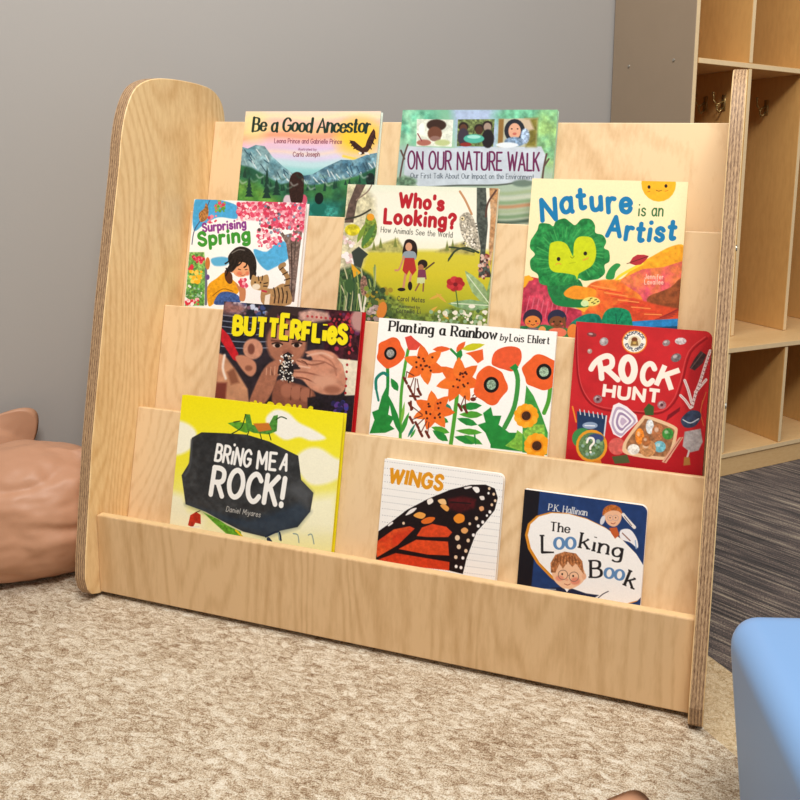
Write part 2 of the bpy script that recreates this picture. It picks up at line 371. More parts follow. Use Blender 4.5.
def art_mountains(A):
    A.vgrad([(50, '#f3dcc6'), (120, '#f5cdb0'), (170, '#f3a98c'), (205, '#eec0b4'), (240, '#dcc0dc'), (280, '#cfd8ea'), (340, '#a9d4d6'), (400, '#5fa8a8'), (620, '#3b7a58')])
    for y, c in ((85, '#f6e2b0'), (110, '#f0b8a8'), (150, '#f7d08a'), (180, '#f29a78'), (205, '#efb7c4'), (225, '#e3c2e2'), (262, '#f3d3b8'), (285, '#dfc4e6'), (318, '#bfe0e6'), (345, '#8fcfd2')):
        A.line([(60, y + 14), (220, y - 8), (420, y + 10), (600, y - 10), (750, y + 6)], 15, c, f=22, a=.75)
    A.ell(120, 130, 60, 70, '#f3e29a', f=70, a=.8)
    A.ell(640, 190, 105, 85, '#f7c83e', f=70)
    A.line([(570, 280), (640, 296), (700, 300)], 10, '#f9cf4c', f=8)
    A.poly([(40, 225), (90, 240), (130, 222), (175, 228), (215, 280), (270, 330), (330, 372), (420, 380), (420, 470), (40, 470)], '#5d8996', tx=.35, ts=18, col2='#86a9b0')
    A.poly([(330, 385), (420, 370), (480, 335), (560, 298), (620, 300), (690, 272), (750, 262), (750, 430), (330, 450)], '#476f84', tx=.4, ts=14, col2='#7ba0ac')
    for i in range(60):
        x = 60 + 670 * A.rs.rand(); y = np.interp(x, [40, 130, 220, 380, 480, 620, 750], [240, 235, 300, 395, 350, 310, 280]) + A.rs.rand() * 70
        A.line([(x, y), (x + 8 + 20 * A.rs.rand(), y + 16 + 22 * A.rs.rand())], 5, ('#dfe8ea', '#2c4656', '#9fbfc2')[i % 3], f=3, a=.8)
    A.poly([(40, 320), (110, 335), (190, 380), (260, 420), (330, 410), (420, 425), (520, 410), (640, 380), (745, 330), (745, 640), (20, 640)], '#3c7340', f=10, tx=.35, ts=30, col2='#255a44')
    A.poly([(36, 400), (150, 430), (250, 500), (250, 640), (20, 640)], '#6f9f45', f=40, tx=.2, col2='#4d8a3c')
    A.poly([(300, 520), (430, 500), (560, 520), (560, 640), (300, 640)], '#2b7c70', f=40, tx=.3)
    for i in range(26):
        x = 55 + 640 * A.rs.rand(); y = np.interp(x, [40, 260, 420, 640, 745], [345, 430, 430, 395, 350]) + 10 * A.rs.rand(); h = 24 + 26 * A.rs.rand()
        A.poly([(x, y - h * .5), (x + 7, y + h * .6), (x - 7, y + h * .6)], '#1d3f33', f=3)
    for k, (x, y, h) in enumerate(((190, 330, 170), (100, 380, 110), (240, 390, 90))):
        for j in range(5): A.poly([(x, y + h * j / 6), (x + 7 + 4 * j, y + h * (j + 1.7) / 6), (x - 7 - 4 * j, y + h * (j + 1.7) / 6)], '#1c3a31', f=3)
    A.ell(335, 510, 62, 40, '#c9a7b6', f=8); A.ell(378, 498, 18, 26, '#d2566e', f=5); A.ell(295, 500, 18, 26, '#d9c2cc', f=6)
    A.poly([(310, 380), (340, 358), (372, 375), (378, 430), (368, 520), (320, 520), (303, 440)], '#35211d', sm=True, f=3, tx=.3, ts=6)
    A.ell(455, 545, 42, 34, '#1f6c5e', f=6); A.ell(456, 492, 22, 30, '#14201f', f=3); A.ell(520, 560, 34, 26, '#3a8f82', f=8, tx=.4, ts=8)
    A.ell(708, 398, 22, 34, '#1a2624', f=4)
    A.poly([(598, 202), (622, 206), (646, 226), (664, 240), (676, 232), (684, 204), (700, 168), (714, 146), (722, 160), (724, 186), (714, 214), (704, 238), (690, 258), (676, 268), (660, 274), (642, 268), (652, 258), (634, 250), (618, 236), (606, 220)], '#40261f', f=2, tx=.4, ts=6)
    for q in ([(612, 208), (600, 216)], [(622, 222), (608, 230)], [(634, 236), (620, 244)], [(716, 176), (726, 196)], [(706, 206), (718, 222)], [(696, 230), (706, 246)]): A.line(q, 5, '#2a1815')
    A.ell(652, 266, 8, 6, '#efe6da', f=2); A.poly([(672, 262), (692, 262), (700, 276), (676, 272)], '#e9ded0', f=2)
    for k in range(24): A.line([(50 + 29 * k, 400 + 30 * math.sin(k * 1.7)), (64 + 29 * k, 416 + 30 * math.sin(k * 1.7)), (84 + 29 * k, 408 + 30 * math.sin(k * 1.7))], 6, ('#cfdcd6', '#1f4a3c', '#7fa88f')[k % 3], f=8, a=.55)
def let_mountains(L):
    T = L['title', '#1f352c']
    T.text('Be a Good Ancestor', (114, 153), (692, 165), 66, .2, contrast=.55, gap=.17, slant=.08, dy=[0, .03, 0, -.02, .02])
    s = L['author', '#7c3a52']
    s.text('Leona Prince and Gabrielle Prince', (225, 213), (560, 219), 22, .13, gap=.22)
    s.text('illustrated by', (345, 250), (436, 252), 11, .14); s.text('Carla Joseph', (320, 281), (452, 281), 22, .13, gap=.22)

def art_walk(A):
    A.vgrad([(40, '#79b596'), (200, '#9cc4a4'), (400, '#a9b9a6'), (600, '#b6bfaa')])
    A.poly([(270, 30), (500, 30), (470, 230), (300, 230)], '#a9bbd9', f=40, tx=.1)
    A.ell(110, 120, 110, 90, '#5fae90', f=70, tx=.3, ts=20, col2='#8fc7a5'); A.ell(600, 70, 140, 50, '#6fb793', f=60, tx=.3, ts=20)
    A.ell(705, 170, 70, 130, '#9cc77a', f=60, tx=.3, ts=20, col2='#7fb98a'); A.ell(60, 270, 60, 60, '#9db8b4', f=40)
    A.poly([(72, 205), (260, 214), (480, 208), (672, 206), (694, 248), (668, 350), (560, 372), (130, 386), (62, 330)], '#c3ccd6', f=5, tx=.07, ts=30)
    for b in ([(78, 200), (62, 250), (50, 310), (44, 352)], [(48, 225), (64, 262)], [(696, 240), (684, 300), (678, 352)], [(706, 262), (688, 290)]):
        A.line(b, 8, '#5c4640', f=3)
    A.line([(30, 362), (120, 388), (300, 380), (480, 378), (600, 360)], 7, '#5b635c', f=4)
    A.ell(70, 362, 50, 22, '#68866c', f=14, tx=.4, ts=10); A.ell(590, 370, 46, 16, '#6a7c70', f=10)
    for y, c in ((410, '#9fb08d'), (432, '#c0c7b4'), (452, '#8aa37e'), (470, '#b98f6c'), (490, '#a5b494'), (515, '#7f9a78'), (540, '#56685a')):
        A.line([(380, y), (520, y + 6), (640, y - 6), (740, y)], 15, c, f=10)
    P = [[(118, 85), (280, 88), (274, 208), (116, 205)], [(300, 86), (464, 85), (458, 208), (296, 206)], [(482, 84), (656, 80), (650, 208), (478, 208)]]
    A.poly(P[0], '#dfe3d4', tx=.15, ts=12); A.poly(P[1], '#6f7d4c', tx=.6, ts=10); A.poly(P[2], '#b9b9a0', tx=.1)
    A.ell(205, 112, 44, 26, '#3a2720', f=6); A.ell(198, 150, 32, 32, '#6e4433', f=6); A.ell(200, 172, 24, 12, '#8d6a60', f=5); A.ell(150, 190, 32, 14, '#a9685a', f=6)
    A.ell(232, 190, 34, 14, '#b9c48a', f=8); A.ell(140, 130, 14, 26, '#f4f4ea', f=6); A.line([(122, 150), (140, 182)], 5, '#8a3a42')
    for x, y, c in ((325, 118, '#5b3a2c'), (395, 126, '#4a3024'), (432, 112, '#a08a7c')): A.ell(x, y, 22, 20, '#2a201c', f=5); A.ell(x, y + 8, 17, 19, c, f=4)
    A.ell(325, 165, 26, 40, '#3d3440', f=6); A.ell(434, 172, 28, 42, '#221d20', f=6); A.ell(372, 172, 46, 20, '#4fae9a', f=5); A.ell(372, 164, 30, 8, '#9fdccf', f=4); A.ell(336, 198, 26, 9, '#8c2f2a', f=3)
    A.poly([(482, 84), (505, 84), (500, 208), (478, 208)], '#8c6a36', f=6); A.poly([(600, 82), (656, 80), (650, 208), (604, 208)], '#7a7130', f=16, tx=.3); A.poly([(545, 86), (620, 84), (640, 130), (600, 140)], '#c9b49a', f=12)
    A.ell(553, 136, 46, 52, '#23262e', f=4); A.ell(553, 138, 28, 36, '#dba588', f=4); A.ell(553, 150, 9, 6, '#c26a5c', f=3); A.ell(540, 128, 4, 3, DK); A.ell(566, 128, 4, 3, DK)
    A.ell(553, 186, 46, 22, '#7d97b4', f=5, tx=.4, ts=8); A.ell(600, 160, 20, 34, '#9eb3cf', f=8, tx=.5, ts=8); A.ell(520, 200, 50, 12, '#dfe6ec', f=5)
def let_walk(L):
    L['title', '#6a2750'].text('ON OUR NATURE WALK', (80, 306), (662, 314), 78, .105, gap=.24, dh=[1, .96, 1.02])
    L['author', '#4b5560'].text('Our First Talk About Our Impact on the Environment', (92, 347), (640, 352), 22, .12, gap=.22, contrast=.3)

def art_blossom(A):
    A.fill('#fbfaf6')
    A.poly([(88, 55), (200, 50), (330, 90), (330, 158), (220, 150), (140, 190), (80, 220)], '#4aa6da', f=6, sm=True, tx=.1)
    A.poly([(425, 330), (500, 345), (560, 290), (625, 300), (625, 385), (540, 440), (500, 450), (450, 400)], '#55aede', f=6, sm=True, tx=.1)
    A.poly([(180, 385), (240, 372), (285, 385), (270, 420), (200, 424)], '#5db2dc', f=8, sm=True)
    A.poly([(560, 200), (600, 250), (640, 240), (695, 120), (712, 120), (690, 330), (672, 640), (640, 640), (632, 420), (610, 300), (555, 215)], '#6d584f', tx=.4, ts=9, col2='#8a746a')
    A.line([(640, 300), (650, 460), (655, 620)], 5, '#3f302b'); A.line([(665, 260), (660, 420)], 4, '#45352f')
    cl = ['#e2506e', '#f5b3bd', '#d63c58', '#fbe4e4', '#ee8496', '#c94a66']
    A.poly([(325, 70), (500, 60), (712, 75), (712, 240), (640, 210), (560, 200), (460, 170), (330, 160)], '#e98a9b', f=12, tx=.3, ts=10)
    A.scatter((325, 68, 505, 165), 150, (5, 13), cl); A.scatter((490, 66, 705, 215), 190, (5, 13), cl); A.scatter((445, 170, 580, 320), 90, (5, 13), cl); A.scatter((640, 190, 690, 290), 22, (5, 11), cl)
    A.scatter((430, 80, 700, 260), 26, (5, 10), ['#6c7f9b', '#8d97a8', '#52443f'])
    A.scatter((200, 58, 255, 120), 34, (5, 10), ['#5a9a3e', '#d63c58', '#7fb054', '#e2506e']); A.scatter((160, 140, 210, 180), 16, (5, 9), ['#d63c58', '#e98a9b'])
    A.line([(170, 60), (130, 150), (85, 220), (70, 300)], 6, '#4d5a7a'); A.poly([(110, 130), (140, 100), (150, 70), (165, 110), (155, 160), (120, 175)], '#a5703e', tx=.5, ts=6, sm=True)
    A.poly([(55, 345), (140, 345), (150, 430), (140, 660), (25, 660)], '#5b9a45', f=6, tx=.5, ts=10, col2='#8dbb63')
    A.scatter((75, 370, 135, 405), 26, (6, 12), ['#d8364a', '#ef6f7d', '#c22b45']); A.scatter((60, 455, 130, 520), 26, (6, 13), ['#f2b62a', '#f6d25e', '#e39a1e']); A.scatter((30, 615, 105, 655), 26, (6, 11), ['#d8364a', '#f3b9c0', '#fbf0ee'])
    A.scatter((50, 420, 75, 445), 8, (5, 9), ['#d8364a']); A.scatter((40, 540, 130, 610), 24, (5, 10), ['#4d8a4a', '#9cc0a4', '#dfe8da'])
    A.line([(150, 440), (152, 560), (150, 650)], 14, '#6d7183'); A.ell(160, 410, 14, 36, '#c9793a', f=3); A.ell(160, 490, 12, 16, '#6a4a8a', f=3)
    A.poly([(160, 545), (215, 495), (262, 462), (300, 500), (345, 545), (330, 592), (250, 580), (205, 640), (165, 660)], '#eaa21f', sm=True, f=2, tx=.15, ts=14)
    A.line([(190, 600), (250, 560), (310, 575)], 4, '#8a5a14'); A.poly([(205, 620), (240, 580), (300, 580), (345, 605), (345, 645), (210, 655)], '#3e5c98', sm=True, f=3, tx=.3, ts=9)
    A.poly([(262, 450), (300, 470), (305, 520), (285, 530), (262, 500)], '#5b3420', sm=True, f=2)
    A.ell(355, 446, 50, 46, '#eba677', f=3); A.ell(345, 470, 16, 12, '#e17f5a', f=8); A.ell(392, 470, 12, 12, '#e17f5a', f=8)
    A.line([(338, 444), (352, 448)], 4, DK); A.line([(378, 448), (390, 446)], 4, DK); A.line([(352, 478), (366, 482), (378, 476)], 3, '#a04a38'); A.ell(303, 452, 10, 14, '#e39a6c', f=2)
    A.poly([(278, 372), (310, 330), (350, 314), (398, 328), (432, 370), (444, 425), (436, 478), (408, 508), (404, 462), (392, 418), (350, 402), (330, 430), (312, 452), (296, 462), (268, 448), (284, 420)], '#2b231f', sm=True, f=2, tx=.4, ts=6)
    for q in ([(300, 372), (280, 400), (262, 412)], [(310, 392), (300, 420), (282, 432)], [(330, 390), (322, 420), (308, 440)], [(362, 392), (350, 412), (334, 424)], [(388, 400), (384, 424), (372, 434)], [(430, 440), (440, 470), (432, 500)], [(268, 440), (276, 462), (266, 482)]): A.line(q, 8, '#1d1714', f=2)
    A.line([(300, 352), (340, 332), (372, 336)], 5, '#7d756e', f=3); A.poly([(318, 520), (345, 545), (382, 560), (380, 628), (350, 628), (345, 575)], '#c98459', sm=True, f=3)
    A.scatter((345, 500, 392, 552), 26, (6, 11), ['#e2506e', '#f5b3bd', '#d63c58'])
    A.poly([(480, 560), (540, 560), (600, 530), (640, 560), (650, 655), (490, 655)], '#b08a5c', sm=True, f=2, tx=.15); A.poly([(500, 600), (530, 590), (525, 655), (495, 655)], '#f3ead8', f=4)
    for x in (548, 572, 596, 620): A.line([(x, 556), (x + 10, 600), (x + 6, 645)], 7, '#3f2d20')
    A.line([(622, 560), (628, 500), (600, 455), (582, 432), (602, 420)], 24, '#a88254')
    for p in ((612, 545, 640, 540), (610, 510, 642, 500), (598, 478, 626, 462), (580, 450, 598, 436)): A.line([p[:2], p[2:]], 6, '#3f2d20')
    A.poly([(415, 505), (424, 478), (450, 490), (480, 485), (510, 478), (520, 520), (508, 560), (465, 570), (425, 555), (412, 530)], '#b9925f', sm=True, f=2)
    for p in ((455, 488, 460, 512), (480, 486, 478, 510), (512, 525, 490, 530), (508, 545, 488, 545)): A.line([p[:2], p[2:]], 6, '#3f2d20')
    A.ell(445, 548, 24, 18, '#f0e2c8', f=5); A.ell(438, 522, 5, 6, DK); A.ell(470, 524, 5, 6, DK); A.line([(480, 572), (505, 578)], 9, '#c2384a')
def let_blossom(L):
    L['title', '#8d3a8c'].text('Surprising', (134, 229), (376, 206), 44, .24, gap=.3)
    L['title', '#3f9733'].text('Spring', (112, 306), (398, 280), 68, .27, gap=.32)

def art_field(A):
    A.vgrad([(20, '#dfe6cf'), (70, '#eee9d6'), (250, '#f3efe0'), (300, '#eeebd2'), (322, '#cfc23c'), (420, '#cdbe2e'), (520, '#b4b02a'), (660, '#6f8030')])
    A.poly([(150, 318), (230, 282), (300, 258), (340, 322)], '#a9a45e', f=12, tx=.3); A.poly([(470, 318), (540, 288), (600, 272), (640, 330)], '#a59a58', f=14, tx=.3)
    for x, y in ((195, 300), (225, 290), (290, 285), (520, 300), (545, 295)): A.poly([(x, y - 34), (x + 9, y + 12), (x - 9, y + 12)], '#77803f', f=3)
    A.poly([(60, 480), (200, 470), (280, 520), (400, 600), (480, 590), (560, 560), (720, 560), (720, 680), (20, 680)], '#5c7136', f=20, tx=.5, ts=12, col2='#7d8d3c')
    A.poly([(40, 20), (150, 20), (200, 90), (205, 240), (160, 330), (130, 420), (30, 580)], '#cfc7a4', f=30, tx=.3)
    A.poly([(118, 20), (160, 20), (120, 100), (104, 190), (66, 190), (82, 110)], '#5f4d45', f=3, tx=.3); A.line([(70, 175), (130, 160), (180, 132)], 8, '#3c3a30')
    A.line([(118, 90), (165, 55), (185, 25)], 6, '#8a7566')
    A.poly([(165, 155), (200, 170), (208, 230), (180, 290), (140, 300), (150, 230)], '#8f9b35', sm=True, f=3, tx=.4, ts=8, col2='#5d7c3a'); A.ell(180, 165, 17, 16, '#e59a2a', f=2); A.ell(100, 222, 34, 26, '#cfc12a', f=4, tx=.3)
    A.leaf(140, 300, 205, 190, 26, '#4f7a3c'); A.leaf(120, 280, 160, 190, 22, '#7c963a')
    A.poly([(40, 400), (110, 380), (180, 420), (250, 520), (280, 640), (20, 640)], '#4a6338', f=16, tx=.5, ts=8, col2='#2f4630')
    A.scatter((60, 255, 105, 365), 26, (6, 11), ['#ead7d2', '#d9b8b4', '#f5ecea']); A.poly([(96, 320), (128, 296), (170, 330), (150, 350), (138, 392), (108, 380)], '#39403a', f=3)
    A.poly([(95, 370), (138, 412), (100, 438)], '#e0a42a', f=3)
    for i in range(46):
        x = 35 + 160 * A.rs.rand(); y = 590 - 20 * A.rs.rand(); h = 60 + 140 * A.rs.rand(); A.line([(x, y), (x + 8, y - h * .6), (x + 24 * (A.rs.rand() - .5), y - h)], 6, ('#6f8a52', '#2f4a34', '#93a35a', '#b9b78c', '#48623a')[i % 5])
    A.ell(150, 470, 16, 46, '#8d6a5a', f=4, tx=.5, ts=6); A.ell(86, 470, 22, 32, '#3d5c34', f=5); A.line([(128, 510), (140, 585)], 9, '#e6e0cc'); A.line([(160, 515), (148, 585)], 9, '#e6e0cc')
    A.scatter((160, 480, 270, 620), 60, (5, 13), ['#4c6134', '#7f8f3a', '#a0872e', '#38482e']); A.ell(230, 580, 22, 40, '#d98236', rot=15, f=4); A.scatter((170, 560, 215, 630), 24, (5, 11), ['#a58d88', '#5d4a44', '#c9b3ac'])
    A.poly([(650, 30), (690, 30), (700, 200), (690, 320), (720, 430), (660, 430), (668, 300), (650, 180)], '#4c524b', f=3, tx=.4, ts=10); A.poly([(705, 32), (752, 36), (735, 230), (712, 400), (705, 300), (712, 150)], '#b08258', f=4, tx=.3, ts=10, col2='#caa27a')
    A.line([(575, 50), (600, 90), (628, 150)], 9, '#c08e64'); A.line([(735, 45), (700, 100), (690, 160)], 8, '#5c3f34')
    A.poly([(575, 165), (605, 142), (632, 160), (650, 215), (668, 300), (640, 305), (600, 270), (580, 225)], '#9c9484', sm=True, f=3, tx=.5, ts=6, col2='#c7bda9'); A.ell(588, 170, 9, 9, '#e8d7a8'); A.ell(586, 170, 4, 4, DK)
    A.scatter((590, 190, 655, 290), 40, (2, 5), ['#5d574c', '#efe8d8']); A.line([(528, 350), (560, 310), (610, 300), (660, 320)], 8, '#37422e'); A.line([(530, 296), (580, 302), (640, 318)], 7, '#37422e'); A.line([(545, 330), (525, 358)], 5, '#37422e')
    A.scatter((665, 330, 705, 435), 36, (4, 9), ['#b07a6a', '#8d3f38', '#d8b7a6', '#4d2f2a'])
    A.leaf(715, 560, 600, 400, 60, '#93ac78', tx=.2); A.leaf(720, 560, 525, 548, 50, '#86a676', tx=.2); A.leaf(712, 600, 728, 390, 44, '#7e9d62', tx=.2); A.line([(715, 555), (610, 420)], 4, '#d3ddbd'); A.line([(710, 556), (540, 546)], 4, '#d3ddbd')
    for k in range(7): A.ell(558 + 24 * math.cos(k * .9), 460 + 20 * math.sin(k * .9), 18, 15, ('#a8282a', '#c4383a')[k % 2], f=2)
    A.ell(558, 462, 10, 9, '#7a1c22', f=3); A.line([(560, 490), (570, 560)], 5, '#4c6a34')
    for p in ((440, 530, 500, 505), (470, 500, 520, 545), (440, 590, 480, 560), (500, 590, 530, 620)): A.leaf(*p, 13, '#d3a445')
    A.scatter((450, 580, 720, 650), 70, (4, 11), ['#d9d6bd', '#6f8a52', '#8fae86', '#48623a', '#efe6d6']); A.ell(632, 560, 15, 9, '#e8e2d2', f=2); A.ell(690, 585, 13, 8, '#e8e2d2', f=2)
    # two children
    A.poly([(325, 300), (335, 268), (358, 262), (382, 280), (388, 322), (376, 352), (330, 345), (322, 325)], '#2a1d1a', sm=True, f=2); A.ell(350, 296, 15, 19, '#d59b78', f=2)
    A.poly([(330, 318), (376, 318), (380, 352), (325, 352)], '#8e9aa2', f=2, sm=True); A.poly([(332, 345), (374, 345), (384, 400), (366, 424), (352, 400), (340, 424), (322, 400)], '#b0322c', f=2)
    A.line([(328, 340), (308, 395), (290, 400)], 8, '#c98a68'); A.line([(335, 420), (326, 480)], 10, '#c98a68'); A.line([(360, 420), (352, 470)], 10, '#c98a68'); A.ell(318, 486, 18, 8, DK); A.ell(356, 470, 10, 20, DK)
    A.ell(412, 372, 22, 20, '#2a1d1a', f=2); A.ell(404, 388, 13, 15, '#a76a4c', f=2); A.poly([(392, 398), (424, 396), (430, 440), (388, 440)], '#7a3a52', f=2); A.poly([(388, 432), (424, 432), (420, 460), (386, 458)], '#c9cf9a', f=2)
    A.line([(425, 395), (462, 366)], 7, '#5a4230'); A.line([(396, 460), (380, 490)], 7, '#8a5a42'); A.line([(416, 460), (414, 492)], 7, '#8a5a42')
def let_field(L):
    T = L['title', '#b3212c']
    T.text("Who's", (310, 117), (500, 130), 56, .27, gap=.34, dy=[0, .04, 0, 0, -.03]); T.text('Looking?', (243, 189), (552, 210), 58, .27, gap=.34, dy=[0, .02, -.02, .03, 0])
    s = L['author', '#3d3d33']
    s.text('How Animals See the World', (226, 231), (542, 254), 24, .11, gap=.26, contrast=.3)
    s.text('Carol Matas', (300, 536), (420, 543), 20, .14, gap=.4); s.text('illustrated by', (305, 566), (400, 571), 11, .16); s.text('Cornelia Li', (295, 588), (402, 594), 18, .14, gap=.45)

def art_lettuce(A):
    A.fill('#f6e6b8')
    A.ell(634, 56, 79, 78, '#f2b022', f=2, tx=.06)
    A.ell(590, 71, 7, 8, DK); A.ell(667, 65, 7, 8, DK); A.line([(622, 84), (634, 88), (648, 84)], 3, '#7a4a12'); A.line([(584, 92), (594, 90)], 4, '#c97b16'); A.line([(664, 88), (676, 84)], 4, '#c97b16')
    A.poly([(20, 480), (60, 460), (110, 470), (160, 520), (240, 600), (330, 610), (400, 560), (480, 590), (620, 640), (740, 640), (740, 760), (10, 760)], '#c23a34', f=3, tx=.15, ts=22)
    A.poly([(30, 462), (60, 455), (80, 470), (60, 500), (30, 510)], '#f0a92a', f=3)
    A.poly([(20, 545), (60, 480), (105, 470), (160, 530), (225, 590), (330, 620), (330, 690), (20, 690)], '#b23048', f=6, tx=.25, ts=14, col2='#c8465a')
    for i in range(9): A.line([(40 + 22 * i, 640), (62 + 20 * i, 545 + 6 * i)], 4, '#d8667a', f=3)
    A.poly([(750, 325), (690, 330), (610, 370), (530, 415), (470, 470), (440, 480), (480, 520), (640, 430), (752, 400)], '#f0a526', sm=True, f=3, tx=.15); A.line([(440, 476), (470, 452), (560, 405)], 12, '#f4d23a')
    A.poly([(752, 392), (660, 420), (560, 430), (470, 470), (440, 510), (480, 640), (752, 640)], '#d9506a', f=4, tx=.2, ts=16, col2='#e27a4a')
    A.poly([(752, 470), (690, 510), (640, 530), (590, 550), (586, 580), (660, 610), (752, 620)], '#8c4a28', sm=True, f=4, tx=.25, ts=14)
    A.poly([(330, 490), (430, 475), (500, 510), (560, 560), (540, 640), (420, 660), (300, 640), (290, 560)], '#e4602e', sm=True, f=6, tx=.15, ts=14, col2='#ef8a34')
    A.poly([(430, 590), (520, 555), (620, 585), (744, 610), (744, 690), (420, 690)], '#d24a2a', f=8, tx=.15, ts=18)
    for i in range(9): A.line([(330 + 30 * i, 500 + 16 * i), (440 + 26 * i, 520 + 14 * i)], 4, ('#f39a52', '#d23a2a')[i % 2], f=3)
    for i in range(5): A.line([(600 + 20 * i, 660 - 8 * i), (700 + 10 * i, 640 - 10 * i)], 3, '#8a2a2a', f=2)
    A.poly([(500, 660), (600, 655), (742, 650), (742, 684), (640, 690), (500, 690)], '#2a86c8', f=3, tx=.2); A.poly([(260, 690), (740, 684), (740, 760), (260, 760)], '#164a6a', f=4)
    A.poly([(380, 640), (405, 605), (450, 598), (500, 615), (515, 670), (510, 720), (370, 720)], '#16855a', sm=True, f=3, tx=.25, ts=9)
    A.poly([(235, 670), (280, 635), (330, 622), (372, 640), (370, 720), (235, 720)], '#157a64', sm=True, f=3, tx=.25, ts=9); A.line([(440, 625), (445, 700)], 4, '#0d5a44'); A.line([(470, 622), (452, 660)], 3, '#0d5a44')
    A.poly([(15, 672), (130, 668), (250, 690), (300, 760), (10, 760)], '#2c7a46', f=5, tx=.3, ts=10); A.ell(250, 700, 26, 34, '#e8843a', f=3)
    for cx, cy, sk, hair, shirt in ((75, 652, '#e0853e', '#35283a', '#7a6a72'), (180, 655, '#7a4a2c', '#2b2c44', '#e8785a')):
        A.ell(cx, cy + 48, 42, 22, shirt, f=3); A.ell(cx, cy - 12, 42, 40, hair, f=2); A.ell(cx - 1, cy + 2, 34, 26, sk, f=2)
        for s in (-14, 14): A.ell(cx + s, cy, 4, 4, DK)
        A.line([(cx - 7, cy + 14), (cx, cy + 17), (cx + 7, cy + 14)], 3, '#5a2418'); A.ell(cx - 20, cy + 10, 6, 4, '#d8584a', f=3); A.ell(cx + 20, cy + 10, 6, 4, '#d8584a', f=3)
    A.line([(212, 640), (214, 680)], 10, '#7a4a2c'); A.ell(115, 690, 16, 16, '#e6a05a', f=2)
    # the leafy head
    A.poly([(150, 440), (140, 520), (170, 570), (240, 592), (300, 588), (330, 570), (300, 520), (270, 470)], '#25763f', sm=True, f=3, tx=.2, ts=10)
    A.poly([(80, 290), (98, 262), (108, 235), (148, 236), (166, 246), (178, 224), (215, 212), (240, 228), (262, 240), (290, 214), (328, 214), (348, 240), (350, 272), (382, 282), (398, 310), (388, 338), (410, 352), (412, 395), (390, 412), (392, 446), (366, 470), (338, 476), (300, 480), (276, 470), (240, 492), (190, 500), (140, 500), (105, 488), (98, 452), (70, 430), (66, 392), (86, 366), (66, 340), (68, 310)], '#2f8f48', sm=True, f=2, tx=.25, ts=11, col2='#1f7a3c')
    for k in range(46):
        t = k / 46 * 6.283; A.line([(238 + 96 * math.cos(t), 370 + 80 * math.sin(t)), (238 + 146 * math.cos(t + .12), 366 + 118 * math.sin(t + .12))], 5, ('#4fae5c', '#1f6f38', '#3c9c50')[k % 3], f=3, a=.7)
    A.poly([(150, 330), (165, 314), (195, 310), (225, 324), (246, 366), (252, 370), (256, 320), (272, 294), (300, 288), (334, 296), (350, 330), (352, 372), (336, 412), (300, 436), (276, 450), (268, 474), (258, 456), (210, 446), (166, 440), (146, 410)], '#c7d21c', sm=True, f=3, tx=.05)
    A.ell(188, 386, 8, 9, DK); A.ell(305, 362, 8, 9, DK); A.line([(240, 376), (248, 382), (256, 374)], 3, '#6f7a12'); A.line([(176, 410), (186, 404), (198, 408)], 4, '#e0953a', f=3); A.line([(296, 390), (308, 386), (318, 380)], 5, '#e0953a', f=3)
    A.line([(235, 405), (262, 400)], 3, '#a9b414', f=2)
    A.poly([(212, 528), (250, 502), (300, 506), (350, 520), (340, 552), (270, 560), (220, 548)], '#ef9428', sm=True, f=3, tx=.1); A.poly([(250, 590), (300, 590), (340, 570), (300, 616)], '#f0b63a', f=3)
    A.poly([(150, 520), (180, 560), (300, 568), (330, 580), (300, 596), (200, 590), (160, 570)], '#1f7a40', sm=True, f=3); A.ell(330, 570, 40, 20, '#ead870', f=3); A.ell(302, 578, 18, 14, '#cfe6a8', f=3)
    for x, y in ((318, 566), (332, 575), (346, 564), (340, 580), (326, 558), (356, 572)): A.line([(x, y), (x + 8, y - 3)], 4, '#3a3a18')
    A.poly([(395, 470), (410, 430), (440, 405), (462, 412), (440, 440), (430, 472)], '#2f8f48', sm=True, f=2); A.leaf(500, 404, 590, 372, 46, '#b22f3a'); A.line([(490, 406), (520, 396), (585, 374)], 3, '#5a2418')
def let_lettuce(L):
    T = L['title', '#1879ad']
    T.text('Nature', (120, 222), (508, 178), 82, .26, gap=.36, dy=[0, .3, .42, .26, .08, -.02], dh=[1.05, 1.1, 1.05, 1, 1.1, 1.1], slant=.06)
    L['title', '#1879ad', 2].text('Artist', (402, 284), (704, 298), 82, .24, gap=.36, dy=[0, -.14, -.18, -.12, -.1, .02], slant=.1)
    L['author', '#2f6a3c'].text('is an', (542, 196), (652, 196), 50, .13, gap=.28, slant=.08)
    s = L['author', '#f3cdbb']; s.text('Jennifer', (572, 472), (655, 474), 20, .13, gap=.35); s.text('Lavallee', (570, 496), (655, 497), 20, .13, gap=.35)

